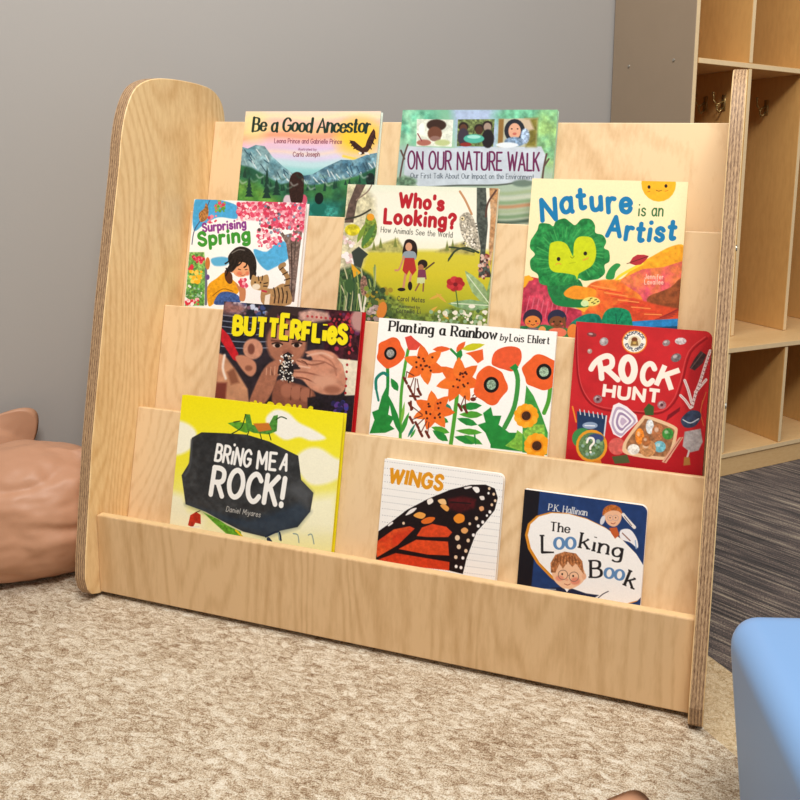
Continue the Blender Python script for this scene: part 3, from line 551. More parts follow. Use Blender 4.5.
def art_hands(A):
    A.fill('#2b2228'); A.mottle(.4, 40)
    A.poly([(70, 10), (300, 20), (310, 200), (240, 290), (40, 290)], '#23232e', f=20, tx=.4, ts=10)
    for y in (75, 103, 130, 160, 195, 225): A.line([(60, y), (170, y + 10), (300, y + 6)], 4, '#9aa0b4', f=3, a=.8)
    A.scatter((90, 15, 290, 70), 50, (6, 16), ['#3c4a7c', '#6d83b8', '#c9d0e6', '#7c5a6a', '#23232e', '#a98a98'], f=5)
    A.ell(120, 45, 60, 28, '#9a6a64', f=30, tx=.3)
    A.poly([(560, 30), (745, 50), (735, 290), (640, 290), (560, 250)], '#3a1820', f=16, tx=.5, ts=14)
    A.scatter((580, 60, 735, 250), 90, (5, 14), ['#8e1c2c', '#2a1016', '#a8324a', '#53202c', '#5f2a50'], f=4)
    for i in range(12): A.ell(685 + 4 * math.sin(i), 100 + 38 * i, 7, 9, '#c23a3a', f=3)
    A.poly([(62, 135), (100, 175), (145, 260), (140, 300), (120, 290), (60, 200)], '#c4202a', f=5, tx=.15)
    # child's face behind the fingers
    A.ell(372, 130, 112, 118, '#3a2a28', f=20); A.ell(378, 205, 98, 108, '#a86c54', f=16, tx=.1); A.ell(380, 170, 70, 40, '#b87a60', f=24)
    A.ell(332, 220, 22, 10, '#d8b4a0', f=5); A.ell(428, 218, 22, 10, '#d8b4a0', f=5); A.ell(334, 220, 13, 11, '#1c100e', f=4); A.ell(427, 218, 13, 11, '#1c100e', f=4); A.line([(308, 212), (334, 206), (358, 214)], 6, '#2a1814', f=4); A.line([(404, 212), (428, 205), (452, 210)], 6, '#2a1814', f=4); A.line([(306, 196), (350, 200)], 8, '#6a4034', f=6); A.line([(408, 200), (452, 194)], 8, '#6a4034', f=6); A.ell(382, 255, 24, 15, '#8e5644', f=12)
    A.scatter((330, 60, 500, 110), 20, (5, 12), ['#2a1a1c', '#8e3a3c', '#5a3a44'], f=4); A.poly([(440, 60), (500, 45), (580, 60), (590, 95), (500, 110), (440, 95)], '#c79a8c', f=14, tx=.2); A.ell(730, 95, 40, 55, '#b98a84', f=16)
    for i in range(9): A.ell(480 + 22 * i, 78 + 2 * i, 6, 6, '#b23a3c', f=3)
    # arms and hands
    A.poly([(40, 255), (80, 270), (140, 350), (190, 430), (200, 520), (20, 520)], '#c68e6c', f=10, tx=.12, ts=30); A.poly([(90, 350), (125, 330), (150, 400), (110, 410)], '#8a553e', f=14); A.line([(78, 270), (70, 330), (84, 380)], 12, '#f0dccc', f=8)
    A.poly([(40, 400), (90, 400), (80, 520), (20, 520)], '#7a3a30', f=12)
    A.ell(215, 238, 48, 50, '#c98c72', f=8, tx=.1); A.ell(207, 238, 17, 26, '#7a4638', f=8); A.poly([(130, 280), (170, 268), (225, 300), (230, 345), (205, 370), (170, 345)], '#c58468', sm=True, f=8); A.ell(195, 330, 18, 14, '#8f5844', f=8)
    A.poly([(270, 330), (320, 292), (380, 290), (400, 340), (340, 360), (320, 420), (270, 500), (200, 500), (225, 420)], '#a86c54', sm=True, f=8, tx=.12); A.line([(300, 330), (310, 360)], 7, '#7a4a3a', f=5)
    for i in range(4): A.line([(282 + 20 * i, 330 - 4 * i), (280 + 20 * i, 360)], 5, '#d0967a', f=5)
    A.poly([(330, 390), (420, 400), (510, 440), (500, 520), (320, 520)], '#8c5442', sm=True, f=8, tx=.12)
    for i in range(3): A.ell(380 + 46 * i, 436 + 10 * i, 30, 34, '#a96a54', f=10); A.line([(402 + 46 * i, 425), (398 + 46 * i, 480)], 5, '#5f3428', f=4)
    A.poly([(470, 250), (540, 238), (610, 256), (650, 310), (668, 400), (640, 450), (570, 456), (500, 430), (455, 385), (412, 370), (410, 338), (445, 330), (422, 300), (440, 280), (500, 292), (495, 268)], '#c98a70', sm=True, f=7, tx=.14, ts=26)
    A.line([(430, 292), (500, 312), (560, 300)], 6, '#8c5644', f=5); A.line([(415, 345), (480, 350), (560, 370)], 6, '#935a48', f=5); A.line([(540, 262), (600, 300), (620, 360)], 6, '#a86c56', f=8); A.line([(480, 268), (550, 254), (600, 275)], 9, '#e0ae96', f=8); A.line([(440, 318), (490, 326)], 7, '#e2b19a', f=5)
    A.line([(425, 372), (470, 378), (520, 400)], 6, '#7e4a3a', f=4); A.line([(500, 292), (560, 296), (620, 330)], 5, '#9a6250', f=6); A.line([(452, 292), (470, 300), (478, 312)], 4, '#5f3428', f=3)
    A.ell(560, 390, 60, 34, '#d49a80', f=26); A.ell(600, 430, 40, 20, '#a0654f', f=16)
    A.poly([(625, 280), (725, 290), (715, 455), (660, 460), (668, 380), (650, 310)], '#e8dcc4', f=5, tx=.08); A.poly([(480, 470), (560, 455), (715, 460), (700, 640), (480, 640)], '#241c22', f=8, tx=.4, ts=9); A.scatter((600, 480, 680, 545), 20, (6, 14), ['#3b3f9a', '#2a2450', '#5a3a8a'], f=4)
    for i in range(5): A.ell(672 - 2 * i, 310 + 34 * i, 6, 7, '#a8282c', f=2)
    # spotted butterfly
    A.poly([(385, 250), (404, 262), (402, 300), (414, 345), (400, 385), (388, 402), (374, 372), (334, 356), (340, 318), (366, 296), (360, 264)], '#211a1c', f=3)
    A.scatter((345, 258, 410, 395), 90, (2.5, 4.5), ['#efe9e2', '#d8c9b8', '#1d1618', '#f6f2ec', '#c2a488'], f=2)
def let_hands(L):
    sh = L['author', '#1c1416']
    sh.text('BUTTERFLieS', (126, 170), (672, 212), 80, .3, gap=.33, dy=[0, .06, -.03, .02, 0, .03, -.02], flatcap=True, dh=[1, 1, 1.02, .98, 1.35, 1, 1, 1, 1, 1.35, 1])
    T = L['title', '#f4e21a']
    T.text('BUTTERFLieS', (122, 164), (664, 206), 80, .27, gap=.33, dy=[0, .06, -.03, .02, 0, .03, -.02], flatcap=True, dh=[1, 1, 1.02, .98, 1.35, 1, 1, 1, 1, 1.35, 1])
    T.text('iN ROOM 6', (205, 540), (500, 568), 50, .3, gap=.4, flatcap=True)

def art_flowers(A):
    A.fill('#faf8f3'); G1, G2, OR = '#26883a', '#4f9e33', '#e9602a'
    def disc(x, y, rx, ry, col=OR):
        A.poly([(x + rx * (1 + .09 * math.sin(5 * t + x)) * math.cos(t), y + ry * (1 + .08 * math.cos(4 * t + y)) * math.sin(t)) for t in np.linspace(0, 6.283, 22, endpoint=False)], col, sm=True, tx=.05)
    def lily(x, y, r, n=6, ro=0, sq=1.0):
        for k in range(n):
            t = ro + k * 6.283 / n; A.leaf(x, y, x + r * math.cos(t), y + r * sq * math.sin(t), r * .52, ('#ea6a26', '#f0762a')[k % 2], tx=.06)
        for k in range(14): A.ell(x + r * .5 * (A.rs.rand() - .5) * 1.6, y + r * .5 * (A.rs.rand() - .5) * 1.5, 4.5, 4.5, '#4a1d14')
    W = [(105, 220), (106, 290), (90, 400), (100, 440)]
    A.line([(104, 215), (106, 300), (96, 420)], 13, G1); A.line([(62, 300), (62, 262), (86, 240), (104, 248)], 12, '#1f7d6a'); A.line([(62, 300), (72, 345)], 9, '#1f7d6a')
    A.poly([(100, 295), (118, 350), (110, 400), (134, 410), (118, 440), (136, 455), (100, 470), (40, 472), (58, 420), (48, 390), (72, 380), (84, 330)], G1, tx=.12)
    A.line([(182, 150), (170, 220), (158, 330), (158, 490)], 12, G2); A.leaf(160, 480, 112, 330, 24, G1); A.leaf(158, 480, 190, 390, 18, '#3f9a3a'); A.leaf(146, 310, 118, 260, 26, G1); A.leaf(160, 440, 172, 350, 12, '#7db844')
    A.leaf(186, 488, 215, 434, 11, '#1f7d6a'); A.leaf(196, 490, 216, 455, 10, '#3f9a3a')
    A.poly([(168, 102), (192, 95), (204, 108), (232, 130), (214, 152), (182, 152)], '#dd4a3c', tx=.06)
    A.line([(376, 150), (374, 250), (368, 360), (350, 515)], 15, G2); A.line([(345, 150), (370, 175)], 9, G1)
    A.leaf(275, 150, 345, 148, 24, OR); A.leaf(365, 160, 400, 120, 24, OR); A.leaf(385, 150, 474, 132, 28, '#c8c421'); A.poly([(400, 165), (466, 150), (470, 190), (448, 205), (420, 175)], OR); A.leaf(372, 190, 384, 150, 24, G1)
    for p in ((466, 366, 378, 372, 30, G1), (470, 402, 380, 400, 28, G2), (450, 440, 372, 415, 28, G1), (468, 470, 368, 462, 24, G2), (455, 508, 362, 485, 32, G1), (470, 515, 400, 478, 22, '#3f9a3a'), (352, 400, 318, 350, 26, '#1f7d6a'), (340, 430, 300, 412, 22, G1), (345, 470, 275, 448, 26, G2), (340, 502, 280, 460, 30, G1)): A.leaf(*p[:4], p[4], p[5], tx=.1)
    A.line([(440, 480), (444, 512)], 6, G1)
    lily(245, 208, 84, 6, .35, .95); lily(378, 270, 90, 7, .2); lily(283, 385, 82, 7, .1, .95)
    for p in ([(205, 250), (178, 235), (174, 268)], [(205, 260), (192, 300)], [(212, 262), (208, 330)], [(218, 264), (228, 312)], [(400, 330), (384, 372)], [(402, 330), (404, 380)], [(430, 330), (462, 296)], [(432, 342), (470, 318)], [(240, 400), (196, 366)], [(240, 405), (200, 420)], [(248, 415), (222, 440)], [(258, 425), (236, 470)], [(266, 430), (262, 475)]):
        A.line(p, 4, '#6e2f22', sm=False); e = p[-1]; A.line([(e[0] - 7, e[1] - 10), (e[0] + 5, e[1] + 12)], 10, '#6a2a1e')
    A.line([(192, 329), (226, 331)], 8, '#6a2a1e'); A.line([(196, 350), (197, 382)], 8, '#6a2a1e'); A.ell(432, 342, 11, 8, '#6a2a1e')
    A.poly([(500, 515), (480, 470), (450, 440), (480, 430), (470, 395), (500, 372), (508, 405), (540, 405), (530, 440), (570, 470), (610, 470), (640, 545), (500, 528)], G1, tx=.12)
    A.poly([(555, 520), (590, 490), (600, 460), (640, 490), (620, 542)], '#7db844', tx=.2, ts=8)
    A.line([(584, 215), (600, 270), (588, 370), (552, 450)], 17, '#3f9240')
    A.poly([(500, 205), (512, 160), (560, 140), (606, 150), (612, 195), (584, 235), (545, 228), (520, 220)], '#e65a32', sm=True, tx=.08); A.poly([(568, 222), (590, 206), (602, 220), (590, 240)], G1)
    A.poly([(632, 290), (660, 330), (690, 400), (715, 470), (712, 556), (620, 545), (620, 430)], '#3f9640', tx=.12); A.line([(722, 300), (716, 350), (700, 395)], 15, G2); A.poly([(620, 470), (650, 440), (700, 440), (706, 500), (640, 520)], '#8cc04a', f=6, tx=.3, ts=8)
    disc(114, 162, 52, 58); disc(497, 290, 62, 72); disc(688, 240, 70, 66)
    for x, y, r, c in ((114, 164, 24, '#9c9a94'), (500, 287, 29, '#8fa890'), (698, 238, 29, '#9bb59a')):
        A.ell(x, y, r, r * 1.06, '#171413'); A.ell(x, y, r * .62, r * .66, c, tx=.5, ts=3)
    for x, y, r in ((633, 406, 46), (674, 520, 48)):
        for k in range(11): t = k * .571; A.ell(x + r * .66 * math.cos(t), y + r * .66 * math.sin(t), r * .36, r * .36, ('#f3a01e', '#f6ae2e')[k % 2])
        A.ell(x, y, r * .5, r * .5, '#e2861a'); A.ell(x, y, r * .38, r * .38, '#4a2a1a', tx=.4, ts=4)
def let_flowers(L):
    T = L['title', '#161414']
    T.text('Planting a Rainbow', (108, 76), (516, 113), 38, .22, contrast=.6, serif=.13, gap=.27, flatcap=True)
    T.text('by', (532, 116), (558, 120), 24, .16, contrast=.5, serif=.13, gap=.25, flatcap=True)
    T.text('Lois Ehlert', (568, 120), (716, 132), 27, .17, contrast=.55, serif=.13, gap=.27, flatcap=True)

def art_satchel(A):
    A.fill('#c3262c'); A.mottle(.08, 60)
    A.line([(80, 60), (86, 290), (130, 410), (210, 460), (330, 470), (480, 482), (560, 430), (600, 330), (640, 190), (720, 120)], 9, '#8e141c', f=5); A.line([(84, 58), (92, 290), (136, 402), (214, 450), (470, 472), (550, 424), (590, 326), (630, 184), (712, 112)], 4, '#dc5a58', f=3, a=.7)
    A.poly([(20, 640), (700, 640), (705, 800), (20, 720)], '#a8141e', f=40, a=.8)
    A.poly([(725, 120), (748, 110), (700, 470), (690, 660), (600, 420), (640, 250)], '#a01820', f=20, a=.7)
    for x, y, rx, ry, c, ro in ((155, 95, 24, 11, '#7a3a3a', 8), (215, 130, 22, 20, '#a49a9a', -30), (145, 176, 12, 12, '#a98a80', 0), (522, 140, 19, 15, '#8d7f80', -20), (592, 132, 28, 17, '#c9bfc2', 0), (570, 212, 26, 20, '#6e6668', -25), (185, 410, 22, 20, '#8f6e72', 0), (500, 440, 22, 20, '#a0747a', 0)):
        A.ell(x, y, rx, ry, c, rot=ro, f=3, tx=.3, ts=6); A.ell(x - rx * .2, y - ry * .3, rx * .45, ry * .4, '#e9e2e2', rot=ro, f=5, a=.6)
    for x, y in ((185, 410), (500, 440)): A.ell(x, y, 8, 8, '#5a2f36', f=3)
    A.ell(366, 132, 62, 58, '#e8892f'); A.ell(366, 132, 56, 52, '#f6efe2'); A.ell(366, 132, 31, 28, '#e2d3b0'); A.ell(366, 122, 15, 12, '#7a3f24', f=2); A.poly([(350, 128), (382, 128), (386, 152), (346, 152)], '#8a6a3c', f=2); A.ell(366, 138, 9, 6, '#c9a45a')
    # feather, coral twigs, thread
    A.poly([(690, 180), (718, 200), (700, 240), (660, 275), (636, 262), (662, 215)], '#3c2a2c', f=3, tx=.3); A.line([(640, 268), (700, 190)], 3, '#6a5452')
    for b in ([(736, 180), (712, 250), (690, 320), (664, 390), (648, 450)], [(612, 322), (630, 370), (646, 430)], [(592, 395), (616, 420), (640, 455)], [(716, 320), (690, 350), (664, 380)]): A.line(b, 13, '#e4d8d6'); A.line(b, 5, '#a8858a', a=.5)
    for i in range(14): A.line([(644 + 6.4 * i, 440 - 18 * i), (656 + 6.4 * i, 446 - 18 * i)], 4, '#8e5a60')
    A.line([(700, 420), (690, 480), (704, 540)], 4, '#c96a3c'); A.line([(716, 380), (696, 440)], 4, '#c96a3c')
    A.poly([(600, 500), (640, 468), (684, 474), (690, 505), (660, 545), (615, 550), (595, 525)], '#34405a', sm=True, f=3, tx=.3); A.line([(604, 512), (640, 528), (680, 508)], 5, '#c4ccd8')
    A.poly([(612, 570), (690, 556), (700, 620), (680, 660), (640, 670), (602, 640)], '#a9a5a8', sm=False, f=4, tx=.2, ts=12); A.line([(634, 662), (624, 696)], 9, '#c9c4c4'); A.poly([(610, 692), (636, 694), (640, 730), (606, 734)], '#a8763c', f=3)
    # slate, notebook, magnifier
    A.poly([(82, 468), (226, 490), (216, 640), (84, 600)], '#23395c', f=2, tx=.1); A.line([(60, 446), (78, 520)], 8, '#e8892f'); A.line([(228, 492), (212, 630)], 7, '#cfd4da')
    for i in range(6): A.line([(96 + 22 * i, 460 + 4 * i), (100 + 22 * i, 484 + 4 * i)], 5, '#cfd4da')
    A.ell(147, 538, 38, 17, '#8fa3c0', f=3); A.line([(122, 538), (170, 540)], 5, '#e8ecf2')
    A.ell(110, 600, 52, 50, '#3f8a4a', f=3); A.ell(155, 638, 78, 80, '#e59a2a', f=2); A.ell(155, 638, 65, 66, '#5f7f52', f=3, tx=.3, ts=9); A.ell(176, 600, 40, 22, '#3c4a7a', f=8); A.poly([(165, 710), (200, 705), (206, 728), (168, 726)], '#d9842a', f=2)
    A.scatter((110, 600, 205, 680), 20, (5, 11), ['#7fa06a', '#8fb0a0', '#49663e'], f=3); A.line([(132, 620), (142, 600), (162, 602), (166, 622), (150, 640), (148, 652)], 11, '#f2efe6'); A.ell(150, 668, 6, 6, '#f2efe6')
    # agate, box of rocks
    A.poly([(262, 440), (290, 428), (330, 448), (376, 490), (384, 520), (330, 570), (300, 600), (262, 580), (240, 520)], '#efe9ee', f=3)
    for k, c in enumerate(('#b6a3bd', '#f3eef4', '#9c86a8', '#efe6ee', '#c2adc6')):
        s = .82 - k * .15; A.poly([(312 + (x - 312) * s, 520 + (y - 515) * s) for x, y in ((262, 440), (290, 428), (330, 448), (376, 490), (384, 520), (330, 570), (300, 600), (262, 580), (240, 520))], c, sm=True, f=2)
    A.ell(280, 640, 42, 42, '#d9645c', f=4, tx=.15); A.poly([(412, 460), (436, 432), (462, 448), (460, 490), (420, 490)], '#3c5a2c', f=3); A.poly([(255, 690), (330, 680), (345, 720), (270, 725)], '#4f5a34', f=4); A.poly([(520, 520), (588, 470), (590, 450), (530, 490)], '#7a1420', f=3)
    A.poly([(400, 505), (430, 492), (560, 540), (576, 580), (545, 690), (490, 705), (330, 680), (308, 640), (340, 580)], '#e6c29a', sm=True, f=2); A.poly([(408, 522), (430, 508), (548, 552), (560, 582), (532, 676), (490, 690), (346, 664), (326, 636), (352, 588)], '#9a6a48', sm=True, f=3, tx=.3)
    for x, y, rx, ry, c in ((392, 592, 22, 40, '#e8862e'), (442, 545, 20, 36, '#d9dfe2'), (482, 572, 30, 40, '#b5734a'), (530, 580, 28, 28, '#3f8a3c'), (490, 642, 30, 28, '#6fb4c4'), (432, 650, 40, 42, '#c08a5a'), (362, 655, 30, 26, '#e6e2da'), (425, 615, 22, 26, '#a8683c')):
        A.ell(x, y, rx, ry, c, f=3, tx=.25, ts=8); A.ell(x - rx * .25, y - ry * .3, rx * .35, ry * .3, '#f6f2ea', f=6, a=.5)
    A.poly([(500, 716), (585, 598), (606, 596), (522, 722)], '#d8a48a', f=2); A.line([(514, 716), (596, 600)], 4, '#9a4a3a')
def let_satchel(L):
    T = L['title', '#f6ece0']
    sc = T.art.sc
    for q, wd in (([(152, 262), (168, 236), (196, 212), (232, 200), (254, 214), (254, 246), (232, 262), (212, 264)], 28), ([(192, 222), (200, 262), (204, 308)], 28), ([(224, 262), (256, 290), (284, 316)], 27)):
        q = catmull(q, 4); T.ribbon([T.art.to1(p) for p in q], [wd / 2 * sc] * len(q), False)
    T.text('O', (302, 322), (366, 322), 112, .3); T.text('C', (398, 332), (452, 342), 98, .27); T.text('K', (474, 342), (546, 364), 98, .26, slant=.12, flatcap=True)
    T.text('HUNT', (214, 396), (482, 428), 57, .3, gap=.34, flatcap=True)
    b = L['author', '#23304e']
    for s, r, a0, a1, fl in (('BACKPACK', 40, 205, 335, 1), ('EXPLORER', 48, 158, 22, -1)):
        for i, ch in enumerate(s):
            a = math.radians(a0 + (a1 - a0) * i / (len(s) - 1)); cx, cy = 366 + r * math.cos(a), 132 + r * .94 * math.sin(a); tx, ty = -math.sin(a) * fl, math.cos(a) * fl; w = 5
            b.text(ch, (cx - tx * w, cy - ty * w), (cx + tx * w, cy + ty * w), 13, .26)

def art_boulder(A):
    A.vgrad([(20, '#f2e30f'), (300, '#f0e63a'), (430, '#efe98a'), (560, '#f1eec0'), (660, '#e9e6a0')])
    A.poly([(60, 130), (110, 130), (150, 170), (130, 230), (70, 260), (40, 240)], '#f7f4dc', sm=True, f=14)
    A.poly([(430, 110), (470, 78), (520, 92), (560, 130), (620, 160), (668, 195), (610, 205), (560, 190), (500, 200), (440, 150)], '#f6f3e6', sm=True, f=10)
    A.poly([(540, 290), (580, 240), (640, 232), (700, 270), (735, 290), (720, 350), (650, 380), (590, 370)], '#f5f1d8', sm=True, f=14); A.poly([(30, 400), (90, 420), (110, 480), (180, 520), (160, 560), (20, 540)], '#f5f2cf', f=30); A.poly([(600, 430), (700, 420), (700, 560), (560, 560)], '#f6f3d0', f=40)
    A.poly([(130, 190), (170, 168), (260, 172), (350, 178), (440, 206), (556, 264), (566, 360), (614, 412), (600, 486), (548, 548), (480, 562), (420, 588), (330, 566), (240, 520), (180, 486), (100, 456), (86, 340), (118, 290)], '#2b2c2e', f=2, tx=.22, ts=14, col2='#3a3b3d')
    A.poly([(100, 456), (180, 480), (250, 500), (360, 520), (560, 450), (600, 486), (548, 548), (420, 588), (300, 548), (180, 490)], '#2f4258', f=26, a=.55); A.poly([(566, 370), (606, 410), (590, 470), (540, 430), (500, 390)], '#55585c', f=30, a=.8); A.line([(130, 200), (120, 300), (100, 340)], 8, '#4a4c50', f=8)
    A.line([(420, 586), (470, 566), (480, 600)], 7, '#1d2b40'); A.line([(430, 596), (438, 606)], 14, '#23324a')
    A.poly([(170, 488), (230, 516), (265, 540), (320, 566), (322, 584), (262, 574), (215, 532)], '#5d9a2a', f=3, tx=.3, ts=8); A.line([(300, 560), (325, 585)], 7, '#e2c21a')
    A.poly([(108, 540), (118, 500), (142, 486), (160, 498), (160, 535), (138, 530), (128, 548)], '#b8301e', f=2, tx=.2); A.line([(142, 488), (158, 482)], 3, '#3a1a14'); A.line([(120, 548), (152, 545)], 5, '#e8e2d8')
    for p in ([(530, 574), (548, 580), (552, 610)], [(590, 580), (604, 578), (612, 615)], [(470, 570), (474, 600)]): A.line(p, 4, '#8aa09a')
    # grasshopper
    A.poly([(275, 132), (310, 126), (350, 132), (372, 160), (350, 172), (320, 162)], '#5c9a2c', f=2, tx=.2); A.poly([(345, 96), (366, 98), (374, 140), (440, 140), (460, 104), (478, 100), (472, 165), (440, 178), (380, 172), (352, 160)], '#4c8a34', f=2, tx=.25, ts=8); A.poly([(378, 134), (440, 132), (452, 160), (400, 168)], '#c9742a', f=4)
    for p in ([(348, 98), (330, 150), (290, 175)], [(300, 128), (326, 124)], [(360, 165), (352, 185)], [(404, 172), (410, 196)], [(440, 172), (448, 200)], [(470, 120), (490, 108), (512, 116)]): A.line(p, 4, '#22401c')
def let_boulder(L):
    T = L['title', '#f4f2ee']
    T.text('BRiNG', (222, 280), (360, 307), 64, .155, gap=.28, dh=[1, 1, 1.25, 1, 1]); T.text('ME', (390, 312), (462, 320), 66, .155, gap=.3); T.text('A', (482, 316), (506, 322), 62, .155)
    T.text('ROCK!', (202, 416), (486, 464), 108, .17, gap=.3, dy=[0, .04, 0, .03, .02])
    L['author', '#c9c6c0'].text('Daniel Miyares', (262, 484), (398, 508), 20, .1, gap=.3, slant=.1)

def art_wing(A):
    A.fill('#f3f0ec')
    for y in range(62, 720, 36):
        for x in range(90, 740, 13): A.ell(x, y + (x - 100) * .128, 3, 1.8, '#8f9098', f=2, a=.9)
    K, O = '#1b0f12', '#dd6a22'
    A.poly([(40, 455), (110, 405), (220, 320), (330, 262), (450, 212), (560, 185), (640, 184), (690, 205), (706, 255), (690, 320), (640, 385), (592, 440), (566, 510), (540, 580), (520, 665), (420, 640), (200, 610), (30, 590)], K, sm=False, f=2, tx=.2)
    A.poly([(48, 498), (150, 425), (235, 408), (262, 420), (170, 510), (60, 575)], '#cf3a1c', f=4, sm=False, tx=.14, ts=14, col2='#dd5426'); A.poly([(272, 460), (300, 415), (355, 395), (430, 410), (462, 440), (440, 466), (330, 466)], '#d4451f', f=4, tx=.14, ts=14); A.poly([(175, 530), (270, 480), (440, 490), (446, 565), (330, 560)], '#d8481f', f=4, tx=.14, ts=14); A.poly([(60, 590), (160, 552), (330, 580), (448, 600), (446, 645), (300, 630)], '#cf3c1c', f=4, tx=.14, ts=14)
    A.poly([(440, 260), (520, 245), (590, 262), (580, 310), (500, 335), (440, 310)], '#4a1216', f=14, tx=.3)
    A.line([(452, 278), (560, 285)], 6, K, f=4)
    for p, c in (([(255, 352), (285, 332), (320, 345), (300, 368)], '#e8a04a'), ([(296, 380), (330, 360), (370, 362), (350, 388), (310, 395)], O), ([(385, 268), (420, 262), (430, 290), (400, 288)], '#eebe82'), ([(398, 298), (420, 290), (445, 310), (432, 328)], '#e6a050'), ([(470, 360), (495, 340), (525, 350), (525, 380), (495, 392), (475, 380)], '#e58a2a'), ([(510, 425), (530, 414), (548, 428), (535, 446), (515, 442)], '#e0a060'), ([(328, 268), (352, 258), (360, 278), (335, 292)], '#f0e6dc'), ([(212, 350), (240, 318), (272, 310), (250, 335)], '#efe8e4'), ([(118, 402), (140, 385), (146, 392), (124, 408)], '#efe8e4'), ([(570, 200), (600, 198), (608, 220), (590, 228)], '#f1ece8'), ([(525, 200), (560, 192), (566, 198), (535, 208)], '#e8e2de'), ([(608, 248), (630, 246), (634, 264), (616, 266)], '#e6dcd6'), ([(606, 306), (626, 300), (632, 318), (614, 326)], '#e0a070')):
        A.poly(p, c, f=2, sm=True)
    for x, y, r in ((660, 205, 7), (684, 235, 7), (656, 230, 6), (692, 270, 7), (674, 292, 7), (664, 330, 8), (648, 350, 6), (626, 385, 8), (592, 365, 9), (602, 406, 8), (556, 394, 7), (576, 455, 8), (548, 484, 9), (490, 470, 13), (498, 518, 11), (536, 540, 9), (482, 574, 9), (520, 578, 8), (510, 630, 8), (484, 624, 8), (202, 392, 7)): A.ell(x, y, r, r * 1.15, ('#f3ede9', '#e6c8a8')[int(r) % 2], f=2)
def let_wing(L):
    L['title', '#dd941c'].text('WINGS', (126, 170), (402, 212), 72, .27, gap=.3, flatcap=True, slant=.04)

def art_oval(A):
    A.fill('#213a6c'); A.mottle(.1, 30)
    A.poly([(60, 40), (160, 60), (110, 590), (25, 570)], '#18151c', f=6)
    ov = lambda cx, cy, a, b, c: A.ell(cx, cy, a, b, c, rot=31, f=2)
    ov(405, 425, 362, 196, '#d58a26'); ov(414, 424, 356, 188, '#f4f1ee')
    # boy with spectacles
    A.poly([(215, 580), (300, 575), (400, 610), (470, 620), (420, 650), (200, 620)], '#1d2440', f=4); A.line([(460, 640), (490, 615), (520, 600)], 5, '#3a3440'); A.line([(185, 588), (240, 590)], 6, '#c9ccd6', a=.7)
    A.poly([(222, 480), (250, 450), (330, 440), (388, 480), (396, 530), (360, 570), (300, 590), (255, 565), (228, 530)], '#edbd98', sm=True, f=3); A.ell(262, 530, 22, 15, '#e39478', f=9); A.ell(345, 545, 26, 20, '#dd8a70', f=10); A.ell(392, 520, 12, 18, '#e5ab86', f=3)
    A.poly([(216, 500), (214, 450), (240, 405), (290, 388), (350, 398), (384, 440), (392, 510), (376, 490), (350, 450), (330, 470), (306, 440), (280, 480), (262, 452), (240, 500)], '#9a5c34', sm=False, f=3, tx=.4, ts=7, col2='#b5764a')
    for k in range(9): A.line([(240 + 15 * k, 405 + abs(k - 4) * 4), (232 + 17 * k, 455)], 3, '#6b3a20', f=2)
    for x, y in ((280, 512), (338, 522)):
        A.line([(x + 25 * math.cos(t), y + 25 * math.sin(t)) for t in np.linspace(0, 6.4, 14)], 4, '#8a6a5a'); A.ell(x - 4, y - 4, 5, 6, DK)
    A.line([(304, 514), (314, 516)], 4, '#8a6a5a'); A.line([(288, 560), (305, 566), (318, 560)], 4, '#a4503c'); A.ell(300, 538, 9, 7, '#e0a080', f=4); A.poly([(286, 583), (312, 588), (300, 604)], '#f4f1ee', f=2)
    # second figure, upper right
    A.poly([(500, 165), (530, 142), (565, 142), (592, 165), (595, 215), (570, 250), (540, 252), (512, 225)], '#e9b592', sm=True, f=3); A.poly([(495, 195), (504, 155), (545, 136), (588, 152), (602, 190), (580, 172), (545, 168), (515, 180)], '#b8662e', sm=True, f=2, tx=.3, ts=6)
    for x in (535, 565): A.line([(x + 15 * math.cos(t), 208 + 15 * math.sin(t)) for t in np.linspace(0, 6.4, 12)], 4, '#c9a494'); A.ell(x, 206, 3, 4, DK)
    A.line([(540, 236), (552, 240), (562, 234)], 4, '#a4503c'); A.ell(495, 220, 12, 26, '#d9d6dc', rot=20, f=3); A.line([(606, 190), (630, 220), (664, 258)], 18, '#e6ded8'); A.line([(612, 200), (650, 250)], 4, '#5a4a50')
    A.poly([(530, 262), (570, 258), (584, 300), (560, 320), (540, 290)], '#c05a2c', f=3); A.poly([(590, 275), (640, 270), (676, 320), (680, 370), (640, 340), (590, 320)], '#ece8ea', f=3, sm=True); A.line([(600, 290), (640, 330)], 6, '#8a5a4a'); A.line([(668, 330), (672, 372)], 6, '#9ab0d0')
def let_oval(L):
    L['author', '#eceae6'].text('P.K. Hallinan', (205, 165), (410, 195), 34, .13, contrast=.5, serif=.1, gap=.24, flatcap=True)
    T = L['title', '#221e20']; B = L['author', '#5d86b4']
    st = dict(contrast=.5, serif=.13, flatcap=True)
    T.text('The', (214, 280), (316, 288), 46, .19, gap=.24, dy=[.1, .05, 0], **st)
    T.text('L', (170, 392), (232, 392), 90, .17, **st); B.text('oo', (238, 374), (346, 372), 92, .2, gap=.16, contrast=.45); T.text('king', (368, 378), (592, 418), 78, .18, gap=.26, dy=[.16, .1, .04, -.06], **st)
    T.text('B', (428, 525), (484, 525), 88, .18, **st); L['author', '#5d86b4', 2].text('oo', (500, 526), (598, 542), 82, .2, gap=.14, contrast=.45); T.text('k', (606, 566), (648, 584), 82, .18, **st)
